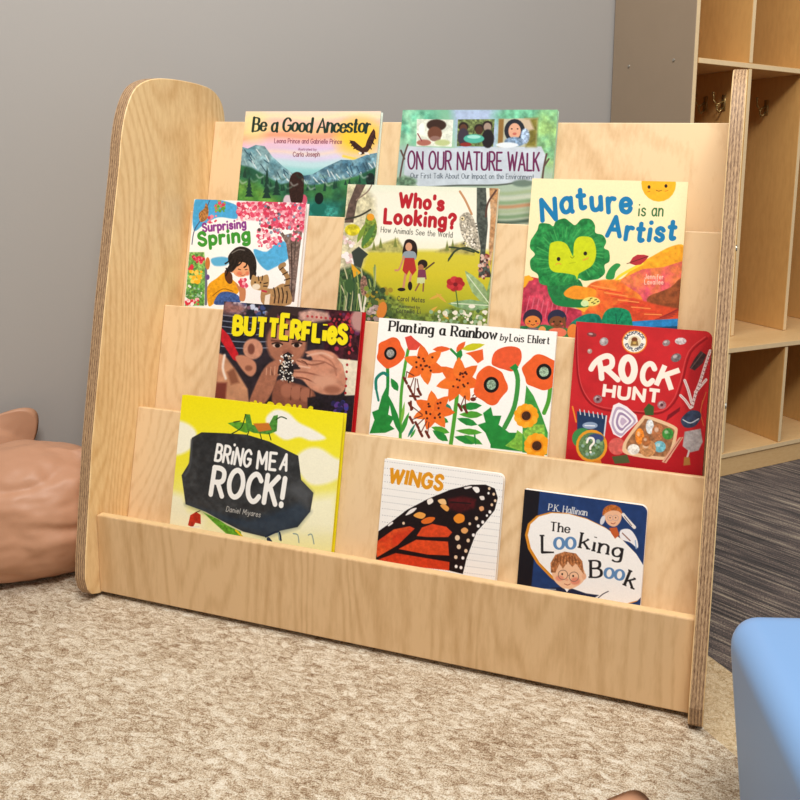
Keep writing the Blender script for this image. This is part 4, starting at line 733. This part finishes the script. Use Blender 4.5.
# ------------------------------------------------------------------ materials
M_PANEL = wood('birch_panel', '#e6c89e', '#bd9360', (1.1, 1.1, .30), seed=1, fig=.5, freq=30)
M_FRONT = wood('birch_front', '#ddb98b', '#b0854f', (1.5, 1.5, .25), seed=2, fig=.55, freq=30)
M_SIDE = wood('birch_side', '#f3d39e', '#c69355', (1.0, 1.3, .4), seed=5, fig=.5, freq=30)
M_PLY = ply('ply_edge', '#d0ab82', '#5e402a', 0, 260.0, (150, 16, 16), .0022)
M_EDGE = flat('panel_edge', '#e0bf8d', .5, .35, .12, 90)
M_CUB = wood('locker_wood', '#d0a060', '#ad7a40', (1.1, 1.1, .25), seed=8, fig=.3, freq=5)
M_CUBL = wood('locker_shelf_wood', '#e6c08a', '#cb9e62', (.5, 2.2, 2.2), seed=9, fig=.35, freq=5)
M_CUBE = flat('locker_edge', '#ecd0a4', .5, .35, .1, 80)
M_TAUPE = flat('taupe_laminate', '#988570', .5, .3, .05, 12)
M_STEEL = flat('zinc_steel', '#b9b5ab', .35, .5, .05, 60, .8)
M_HOOK = flat('brass_wire', '#a98f5c', .35, .5, .05, 60, .8)
M_PAGES = flat('page_edges', '#f1ece2', .8, .2, .08, 220)
def ink_mat():
    t = NT('printed_cover')
    at = t.add('ShaderNodeVertexColor', layer_name='ink')
    n = t.noise(t.obj(), 900, 2, .6)
    t.set('Base Color', t.mix(.06, at.outputs[0], t.mix(1.0, at.outputs[0], n, 'MULTIPLY')))
    t.set('Roughness', .5); t.b.inputs['Specular IOR Level'].default_value = .2
    return t.m
M_INK = ink_mat()
# ------------------------------------------------------------------ the room
PHI = 0.81
DV = Vector((math.cos(PHI), math.sin(PHI), 0)); NV = Vector((DV.y, -DV.x, 0))     # along the back wall / out of it
Q = Vector((.7916, .7426, 0)); OFF = .0955
MQ = Matrix(((DV.x, NV.x, 0, Q.x), (DV.y, NV.y, 0, Q.y), (0, 0, 1, 0), (0, 0, 0, 1)))  # (u along wall, v out of it, z)
WALLV = -.292

t = NT('grey_wall_paint')
nz = t.noise(t.obj(), 240, 3, .6)
t.set('Base Color', t.mix(t.noise(t.obj(), 2.0, 2), lin('#a5a19d'), lin('#aaa6a2'))); t.set('Roughness', .62); t.bump(nz, .05, .002)
bm = bmesh.new(); box(bm, -3.2, 4.5, WALLV - .1, WALLV, 0, 2.7, MQ)
bmesh.ops.recalc_face_normals(bm, faces=bm.faces[:])
structure(link_mesh('wall_back', bm, t.m))

# loop-pile carpet tiles with fine stripes
t = NT('striped_carpet')
tc = t.add('ShaderNodeTexCoord').outputs['Object']
sd = (DV * .3 + NV).normalized(); sa = math.atan2(sd.y, sd.x)
mp = t.add('ShaderNodeMapping', {'Vector': tc, 'Rotation': (0, 0, -sa)}, vector_type='POINT').outputs[0]
m1 = t.add('ShaderNodeMapping', {'Vector': mp, 'Scale': (3.5, 165, 1)}).outputs[0]
m2 = t.add('ShaderNodeMapping', {'Vector': mp, 'Scale': (14, 60, 1)}).outputs[0]
n1 = t.noise(m1, 1.0, 2, .6); n2 = t.noise(m2, 1.0, 2, .5); n3 = t.noise(tc, 420, 2, .6)
f = t.math('ADD', t.math('MULTIPLY', n1, .8), t.math('ADD', t.math('MULTIPLY', n2, .3), t.math('MULTIPLY', t.math('SUBTRACT', n3, .5), .5)))
t.set('Base Color', t.ramp(f, [(.32, lin('#29282a')), (.48, lin('#4d4846')), (.57, lin('#655856')), (.68, lin('#94887a')), (.82, lin('#b8ac98'))])); t.set('Roughness', .95)
t.bump(n3, .5, .004)
bm = bmesh.new(); box(bm, -3.5, 4.5, -3.5, 4.5, -.05, 0)
bmesh.ops.recalc_face_normals(bm, faces=bm.faces[:])
structure(link_mesh('floor', bm, t.m))

# area rug: flecked field and a plain tan border
def pile(name, stops, sp, streak, fl):
    t = NT(name)
    tc = t.add('ShaderNodeTexCoord').outputs['Object']
    mp = t.add('ShaderNodeMapping', {'Vector': tc, 'Rotation': (0, 0, .5), 'Scale': streak}).outputs[0]
    a = t.noise(mp, sp, 4, .72, .8); b = t.noise(tc, 520, 3, .7); c = t.noise(tc, 9, 2, .5)
    f = t.math('ADD', t.math('MULTIPLY', t.math('SUBTRACT', a, .5), 1.5), t.math('ADD', t.math('MULTIPLY', t.math('SUBTRACT', b, .5), fl), t.math('MULTIPLY', t.math('SUBTRACT', c, .5), .25)))
    f = t.math('ADD', f, .5)
    t.set('Base Color', t.ramp(f, stops)); t.set('Roughness', .97); t.b.inputs['Specular IOR Level'].default_value = .1
    t.bump(t.math('ADD', a, t.math('MULTIPLY', b, .6)), .7, .008)
    return t.m
M_RUG = pile('flecked_pile', [(.1, lin('#7d6045')), (.34, lin('#b0967a')), (.54, lin('#dccaaf')), (.78, lin('#f8eedc'))], 62, (1, 1.9, 1), 1.5)
M_RUGB = pile('tan_pile', [(.15, lin('#a98b62')), (.5, lin('#dcc29a')), (.85, lin('#f6e6c6'))], 150, (1, 1, 1), 1.0)
rug = thing('area_rug', 'beige flecked area rug with a plain tan border under the book display', 'rug')
def dn(pd, pn): p = DV * pd + NV * pn; return (p.x, p.y)
RUGZ = .004
bm = bmesh.new(); prism(bm, [dn(-2.6, -.2), dn(.52, -.2), dn(.52, 2.6), dn(-2.6, 2.6)], 'z', 0, RUGZ)
rf = link_mesh('rug_field', bm, M_RUG, rug)
bm = bmesh.new(); prism(bm, [dn(.52, -.2), dn(.635, -.2), dn(.635, 2.6), dn(.52, 2.6)], 'z', 0, RUGZ); bevel(bm, .002)
rb = link_mesh('rug_border', bm, M_RUGB, rug); rb['label'] = 'plain tan border strip'

# ------------------------------------------------------------------ book display
W = .90; SL = 0.2185; LEAN = -math.atan(SL)
TOPS = {1: (-.1464, .1382), 2: (-.045, .2833), 3: (.0293, .4402), 4: (.1056, .5939), 5: (.1837, .7505)}
UPV = Vector((0, SL, 1)).normalized(); NRM = Vector((0, -1, SL)).normalized()
disp = thing('book_display', 'light birch plywood tiered display stand holding eleven picture books', 'bookshelf')
arc = [(-.055, .672), (-.047, .715), (-.034, .755), (-.014, .787), (.014, .8035), (.055, .8115), (.12, .8125), (.172, .8075), (.199, .794), (.2115, .773), (.2150, .745)]
top_pts = [tuple(q) for q in catmull(arc, 5)] + [(.236, .060), (.234, .030), (.222, .010), (.205, .0045)]
side_l = [(-.110, .0045), (-.150, .0095), (-.164, .0155), (-.172, .0270), (-.1755, .0450), (-.1720, .0800), (-.1450, .250), (-.1040, .450)] + top_pts
side_r = [(-.1480, .0045), (-.1620, .0075), (-.1725, .0180), (-.1790, .0420), (-.1735, .0750)] + top_pts
for x0, x1, side in ((-.0205, 0, side_l), (W + .002, W + .0200, side_r)):
    bm = bmesh.new(); prism(bm, side, 'x', x0, x1, 0, 1)
    if x0 > .5:                                             # the stand is a touch out of square at this end
        for v in bm.verts: v.co.x -= .018 * (v.co.y + .16)
    bevel(bm, .0012, 1, .9)
    sp = link_mesh('side_panel', bm, [M_SIDE, M_PLY], disp)
    for y, z in ((.075, .575), (-.006, .372)):
        out = x1 - .018 * (y + .16) if x1 > .5 else x0
        bm = bmesh.new()
        cyl(bm, (out, y, z), .0045, .004, .0022 if x1 > .5 else -.0022, Matrix.Rotation(math.pi / 2, 4, 'Y'))
        link_mesh('bolt_head', bm, M_STEEL, sp)
def slab(bm, k, a0, a1, th, x0=.0004, x1=W + .001):
    """board lying in tier k's plane: a0..a1 along the slope from the top edge, th thick backwards"""
    y, z = TOPS[k]; T = Vector((0, y, z))
    pts = []
    for a, d in ((a0, 0), (a1, 0), (a1, th), (a0, th)):
        p = T + UPV * a - NRM * d; pts.append((p.y, p.z))
    prism(bm, pts, 'x', x0, x1, 0, 0)
for k in (2, 3, 4, 5):
    bm = bmesh.new(); slab(bm, k, -.225 if k > 2 else -.262, 0, .012)
    # narrow edge faces take the edge colour
    for f in bm.faces:
        if abs(f.normal.dot(UPV)) > .9: f.material_index = 1
    bevel(bm, .0016, 2, .9)
    link_mesh('tier_panel', bm, [M_PANEL, M_EDGE], disp)
bm = bmesh.new(); prism(bm, [(-.1488, .0122), (-.1464, .1382), (-.1334, .1382), (-.1358, .0122)], 'x', .0004, W + .0022)
for f in bm.faces:
    if abs(f.normal.z) > .9: f.material_index = 1
bevel(bm, .0018, 2, .9)
link_mesh('front_panel', bm, [M_FRONT, M_EDGE], disp)
LEDGE = -.19
for k in (2, 3, 4, 5):
    y, z = TOPS[k]; T = Vector((0, y, z)); A0 = T + UPV * LEDGE + NRM * .0003
    depth = .0305 if k > 2 else .046
    pts = []
    for a, d in ((0, 0), (0, depth), (-.009, depth), (-.009, 0)):
        p = A0 + UPV * a + NRM * d; pts.append((p.y, p.z))
    bm = bmesh.new(); prism(bm, pts, 'x', .0006, W - .0006)
    link_mesh('ledge', bm, [M_PANEL], disp)

# ------------------------------------------------------------------ books
def rrect(w, h, rs):
    """outline with rounded corners; rs = radii TL, TR, BR, BL in (x, z)"""
    out = []
    for (cx, cz, a0), r in zip(((0, h, 180), (w, h, 90), (w, 0, 0), (0, 0, -90)), rs):
        if r <= 0: out.append((cx, cz)); continue
        ox = cx + (r if cx == 0 else -r); oz = cz + (r if cz == 0 else -r)
        for i in range(7):
            a = math.radians(a0 - i * 15); out.append((ox + r * math.cos(a), oz + r * math.sin(a)))
    return out
class Pens:
    def __init__(self, art): self.art = art
    def __getitem__(self, key): return Letters(self.art, key[1])
def book(k, x0, w, top, th, quad, down, paint, letter, label, cover, spine=None, board=False, rad=0, seed=1, pages=None, rot=0.0):
    """cover's top edge lies `top` above the lip of tier k (along the slope); down = how far down the cover the quad's lower corners lie"""
    h = top - LEDGE - .0006
    y, z = TOPS[k]; P = Vector((x0, y, z)) + UPV * (LEDGE + .0006) + NRM * .0008
    root = thing('picture_book' if not board else 'board_book', label, 'book', P, (LEAN, rot, 0), 'books on the display stand')
    cm = flat('case_' + cover[1:], cover, .45, .35, .04, 60)
    rr = (0, rad, rad, 0)
    if board:
        bm = bmesh.new(); prism(bm, rrect(w, h, rr), 'y', -.0022, 0); bevel(bm, .0003, 1, 1.2)
        prism(bm, rrect(w, h, rr), 'y', -th, -th + .0022)
        link_mesh('cover_boards', bm, cm, root)
        bm = bmesh.new(); n = 5; d = (th - .0044) / n
        for i in range(n): prism(bm, rrect(w - .0006, h - .0006, rr), 'y', -.0022 - d * i - d * .88, -.0022 - d * i - d * .06)
        link_mesh('thick_pages', bm, pages or M_PAGES, root)
    else:
        b = .0022
        bm = bmesh.new()
        box(bm, 0, w, -b, 0, 0, h); box(bm, 0, w, -th, -th + b, 0, h); box(bm, 0, .0025, -th + b, -b, 0, h)
        bmesh.ops.recalc_face_normals(bm, faces=bm.faces[:])
        link_mesh('cover_boards', bm, cm, root)
        bm = bmesh.new(); box(bm, .0026, w - .005, -th + b + .0001, -b - .0001, .004, h - .004)
        bmesh.ops.recalc_face_normals(bm, faces=bm.faces[:])
        link_mesh('page_block', bm, pages or M_PAGES, root)
    A = Art(w, h, quad, down, seed); paint(A); A.mottle(.02, 5); letter(Pens(A))
    A.mesh('cover_print', M_INK, root, -th - .0002, [(1, 0, rad), (1, 1, rad)] if rad else ())
    return root

book(5, .0705, .2605, .0150, .010, [(78, 55), (745, 62), (40, 500), (728, 420)], (.157, .123), art_mountains, let_mountains,
     'picture book with painted mountains, sunset and a flying eagle, left on the top tier', '#dfeadf', seed=11)
book(5, .3705, .2630, .0170, .010, [(55, 45), (745, 42), (28, 380), (722, 350)], (.126, .109), art_walk, let_walk,
     'green picture book with three photos above a signboard title, right on the top tier', '#a8cdb2', seed=12)
book(4, .0150, .2180, .0190, .010, [(85, 50), (715, 75), (20, 665), (690, 665)], (.186, .170), art_blossom, let_blossom,
     'white picture book with pink blossom, a child in yellow and a striped cat', '#f4f1ee', seed=13)
book(4, .3045, .2560, .0525, .009, [(80, 20), (745, 35), (28, 575), (700, 640)], (.2035, .209), art_field, let_field,
     'picture book with two children walking in a yellow field framed by plants', '#e4dfc6', seed=14)
book(4, .6130, .2310, .0690, .009, [(78, 45), (770, 45), (18, 705), (722, 690)], (.236, .209), art_lettuce, let_lettuce,
     'cream picture book with a big green leafy smiling head and a yellow sun', '#f0dfae', seed=15)
book(3, .1265, .2470, .0130, .014, [(75, 10), (745, 55), (32, 475), (693, 630)], (.157, .183), art_hands, let_hands,
     'dark photo-covered book with yellow title, hands holding a spotted butterfly, and red edges', '#c4161f', seed=16, pages=flat('red_stained_pages', '#b8222a', .6, .3, .1, 200))
book(3, .3990, .2795, .0065, .006, [(68, 25), (745, 85), (38, 470), (712, 555)], (.1765, .1765), art_flowers, let_flowers,
     'wide white picture book of flat orange flowers on green stems', '#f3f0ea', seed=17)
book(3, .7070, .1875, .0230, .013, [(78, 30), (748, 88), (25, 700), (697, 785)], (.194, .1945), art_satchel, let_satchel,
     'red board book drawn as a satchel with rocks and a magnifier', '#a81a22', seed=18, board=True, rad=.010)
book(2, .0920, .2840, .0285, .011, [(95, 18), (740, 98), (35, 535), (680, 645)], (.2035, .2025), art_boulder, let_boulder,
     'yellow picture book with a grasshopper on a black boulder, in the bottom tier', '#ecdf1c', seed=19)
book(2, .4480, .1815, -.0290, .010, [(102, 48), (738, 130), (55, 580), (695, 695)], (.144, .145), art_wing, let_wing,
     'small white board book with an orange and black butterfly wing', '#efebe6', seed=20, board=True, rad=.009)
book(2, .6610, .1685, -.0450, .011, [(78, 52), (738, 145), (35, 558), (688, 672)], (.129, .129), art_oval, let_oval,
     'small navy board book with a white oval and a child in spectacles', '#e4dfdc', seed=21, board=True, rad=.009)

# ------------------------------------------------------------------ coat locker against the wall
def uvz_box(bm, u0, u1, v0, v1, z0, z1, mi=0): box(bm, u0, u1, v0, v1, z0, z1, MQ, mi)
def board_part(name, parent, u0, u1, v0, v1, z0, z1, face, edge=None, bev=.0012):
    """a locker board, its mesh in the locker's own frame so grain follows the boards; narrow front faces get the edge colour"""
    bm = bmesh.new(); box(bm, u0, u1, -v1, -v0, z0, z1)
    bmesh.ops.recalc_face_normals(bm, faces=bm.faces[:])
    for f in bm.faces:
        if f.normal.y < -.9: f.material_index = 1
    bevel(bm, bev, 2, .9)
    return link_mesh(name, bm, [face, edge or M_CUBE], parent)
TOPZ = 1.42
lock = thing('coat_locker', 'tall light wood coat locker with hooks and lower cubbies behind the display stand', 'locker', Q, (0, 0, PHI))
BK = -.285; UE = 1.1
sidep = board_part('side_panel', lock, 0, .012, BK, 0, .0, TOPZ, M_TAUPE); sidep['label'] = 'taupe laminate side panel'
# inner wooden skin keeps the side wood-coloured inside
board_part('side_lining', lock, .0121, .0145, BK + .006, -.002, .0, TOPZ - .012, M_CUB)
for v, z in ((-.221, .922), (-.063, .920)):
    bm = bmesh.new(); cyl(bm, (0, -v, z), .0036, .003, -.002, Matrix.Rotation(math.pi / 2, 4, 'Y'), 14)
    link_mesh('screw_head', bm, M_STEEL, sidep)
board_part('back_panel', lock, .012, UE, BK, BK + .006, .29, TOPZ, M_CUB)
board_part('top_board', lock, .012, UE, BK + .006, 0, TOPZ - .012, TOPZ, M_CUBL)
board_part('hat_shelf', lock, .0146, UE, BK + .006, .0005, .9085, .9200, M_CUBL)
US = [.1625 + .1755 * i for i in range(6)]
for u in US:
    board_part('divider', lock, u, u + .012, BK + .006, -.0005, .9202, TOPZ - .012, M_CUB)
    d = board_part('divider', lock, u, u + .012, BK + .006, -.0005, .2995, .9083, M_CUB)
    # double wire coat hooks on the divider's left face
    for v in (-.07, -.13) if u < .3 else (-.105,):
        bm = bmesh.new(); v = -v
        zc = .838
        box(bm, u - .002, u, v - .006, v + .006, zc - .018, zc + .018)
        for dv, up in ((0, 1), (0, -1)):
            pts = [(u - .002, v, zc + .004 * up), (u - .022, v, zc - .006), (u - .032, v, zc + .004), (u - .034, v, zc + .02)] if up > 0 else [(u - .002, v, zc - .012), (u - .014, v, zc - .022), (u - .02, v, zc - .016), (u - .021, v, zc - .008)]
            for a, b in zip(pts[:-1], pts[1:]):
                a, b = Vector(a), Vector(b); e = b - a
                bmesh.ops.create_cone(bm, cap_ends=True, segments=10, radius1=.0022, radius2=.0022, depth=e.length + .002, matrix=Matrix.Translation((a + b) / 2) @ e.to_track_quat('Z', 'Y').to_matrix().to_4x4())
            bmesh.ops.create_uvsphere(bm, u_segments=10, v_segments=8, radius=.0034, matrix=Matrix.Translation(pts[-1]))
        bmesh.ops.recalc_face_normals(bm, faces=bm.faces[:])
        link_mesh('coat_hook', bm, M_HOOK, d, True)
board_part('bench_top', lock, -.0, UE, BK + .006, OFF, .2870, .2990, M_CUBL)
board_part('cubby_floor', lock, .0146, UE, BK + .006, OFF - .001, .0440, .0555, M_CUBL)
board_part('plinth', lock, .0146, UE, OFF - .018, OFF - .004, .0, .0438, M_CUBL, M_CUBL)
board_part('side_panel', lock, 0, .012, .0005, OFF - .001, .0, .2868, M_TAUPE)
board_part('cubby_back', lock, .0146, UE, BK, BK + .006, .0, .2868, M_CUB)
for i in range(6):
    u = .0625 + .1815 * i
    board_part('cubby_divider', lock, u, u + .011, BK + .0065, OFF - .003, .0557, .2868, M_CUB)

# ------------------------------------------------------------------ soft tan cushions
t = NT('tan_leatherette')
n = t.noise(t.obj(), 5, 4, .6); n2 = t.noise(t.obj(), 160, 3, .6)
t.set('Base Color', t.mix(n, lin('#b28164'), lin('#c59576'))); t.set('Roughness', .46); t.b.inputs['Specular IOR Level'].default_value = .35
t.bump(n2, .08, .002)
M_TAN = t.m
def cushion(name, label, a, b, c, ears, loc, rot, wr=.012, seed=0, p=2.6, flat_z=None, group=None):
    """stuffed bag: half sizes a, b, c; ears = pinched corners [(sx, sz, length)] in the x-z plane"""
    bm = bmesh.new(); bmesh.ops.create_icosphere(bm, subdivisions=6, radius=1)
    off = Vector((seed * 3.1, seed * 1.7, seed))
    for v in bm.verts:
        d = v.co.normalized()
        s = (abs(d.x) ** p + abs(d.z) ** p) ** (1 / p) if abs(d.x) + abs(d.z) > 1e-6 else 1
        r = 1 / max((abs(d.x) ** p + abs(d.z) ** p + abs(d.y) ** 2.1) ** (1 / p), 1e-3)
        co = Vector((d.x * r * a, d.y * r * b, d.z * r * c))
        for sx, sz, ln in ears:
            e = Vector((sx * a, 0, sz * c)); w = max(0, (Vector((d.x, 0, d.z)).dot(Vector((sx, 0, sz)).normalized()) - abs(d.y) * .6))
            k = max(0, (w - .80) / .20) ** 2.4
            co += Vector((sx, 0, sz)).normalized() * ln * k; co.y *= 1 - .75 * k
            # folds radiating from the pinched corner
            dist = (co - e).length
            co.y += .02 * b * math.sin(9 * math.atan2(co.z - e.z, co.x - e.x)) * math.exp(-dist / (.5 * a)) * min(1, dist / (.35 * a)) ** 2 * (1 if d.y < 0 else -1)
        nz = mnoise.fractal(Vector((co.x * 6, co.y * 6, co.z * 9)) + off, .8, 2.0, 4)
        nz2 = 1 - abs(mnoise.noise(Vector((co.x * 7 + co.z * 5, co.y * 8, co.z * 12)) + off * 2)) * 2
        co += d * (nz * wr + max(0, nz2 - .55) * -wr * 1.4)
        v.co = co
    if flat_z is not None:
        for v in bm.verts:
            if v.co.z < flat_z: v.co.z = flat_z + (v.co.z - flat_z) * .04
    o = link_mesh(name, bm, M_TAN, None, True)
    o.location = loc; o.rotation_euler = rot
    return tag(o, label, 'cushion', 'tan cushions')
cushion('floor_cushion', 'tan wrinkled floor cushion on the rug beside the display stand', .134, .108, .110, [(1, 1, .02)], (-.170, -.112, .102 + RUGZ), (0, 0, math.radians(30)), .010, 2, 2.8, -.098)
cushion('floor_cushion', 'tan cushion with a pinched corner, behind the larger one at left', .10, .029, .110, [(1, 1, .05)], (-.341, -.0835, .112 + RUGZ), (0, 0, PHI), .003, 5, 2.8)
cushion('floor_cushion', 'tan cushion whose pinched corner pokes in at the bottom edge', .10, .055, .10, [(1, 1, .075)], (.8205, -.535, .0562 + RUGZ), (math.radians(90), 0, math.radians(120)), .004, 9, 2.8)

# ------------------------------------------------------------------ blue moulded seat
t = NT('blue_plastic')
t.set('Base Color', lin('#7da4d4')); t.set('Roughness', .42); t.b.inputs['Specular IOR Level'].default_value = .4
bm = bmesh.new(); box(bm, 0, .36, -.36, 0, 0, .270)
bmesh.ops.recalc_face_normals(bm, faces=bm.faces[:])
for v in bm.verts:
    if v.co.z < .1: v.co.x = .18 + (v.co.x - .18) * .85; v.co.y = -.18 + (v.co.y + .18) * .85
bmesh.ops.bevel(bm, geom=[e for e in bm.edges], offset=.03, segments=8, profile=.5, affect='EDGES')
seat = link_mesh('moulded_seat', bm, t.m, None, True)
seat.location = (.9325, -.350, RUGZ + .0005); seat.rotation_euler = (0, 0, math.radians(17))
tag(seat, 'light blue rounded plastic seat at the right, in front of the display stand', 'seat')

# ------------------------------------------------------------------ added ambient fill from the world, and the ceiling lamps
w = bpy.data.worlds.new('room_light'); S.world = w; w.use_nodes = True
bg = w.node_tree.nodes['Background']; bg.inputs[0].default_value = (1.0, .97, .93, 1); bg.inputs[1].default_value = .31
def area(name, loc, target, size, power, col):
    l = bpy.data.lights.new(name, 'AREA'); l.shape = 'RECTANGLE'; l.size, l.size_y = size; l.energy = power; l.color = col
    o = bpy.data.objects.new(name, l); COL.objects.link(o); o.location = loc
    o.rotation_euler = (Vector(target) - Vector(loc)).to_track_quat('-Z', 'Y').to_euler()
    return o
area('ceiling_lamp', (1.3, -1.5, 2.55), (.6, .1, .3), (.9, .5), 54, (1, .975, .935))
area('ceiling_lamp', (.5, -.6, 2.55), (.6, -.3, 0), (1.2, .6), 27, (1, .975, .935))

# ------------------------------------------------------------------ camera
R = Vector((.95480339, .29656948, .01992554)); U = Vector((-.06873015, .15506296, .98551086)); F = Vector((-.28918272, .94233859, -.1684379))
cam = bpy.data.cameras.new('camera'); co = bpy.data.objects.new('camera', cam); COL.objects.link(co)
co.matrix_world = Matrix(((R.x, U.x, -F.x, .9363), (R.y, U.y, -F.y, -1.0953), (R.z, U.z, -F.z, .6758), (0, 0, 0, 1)))
cam.sensor_width = 36; cam.lens = 814.123 / 800 * 36
cam.shift_x = -100.2053 / 800; cam.shift_y = -91.482 / 800
cam.clip_start = .02
S.camera = co
S.view_settings.view_transform = 'Standard'; S.view_settings.look = 'None'
S.view_settings.exposure = 0.0; S.view_settings.gamma = 1.0; S.view_settings.use_curve_mapping = False
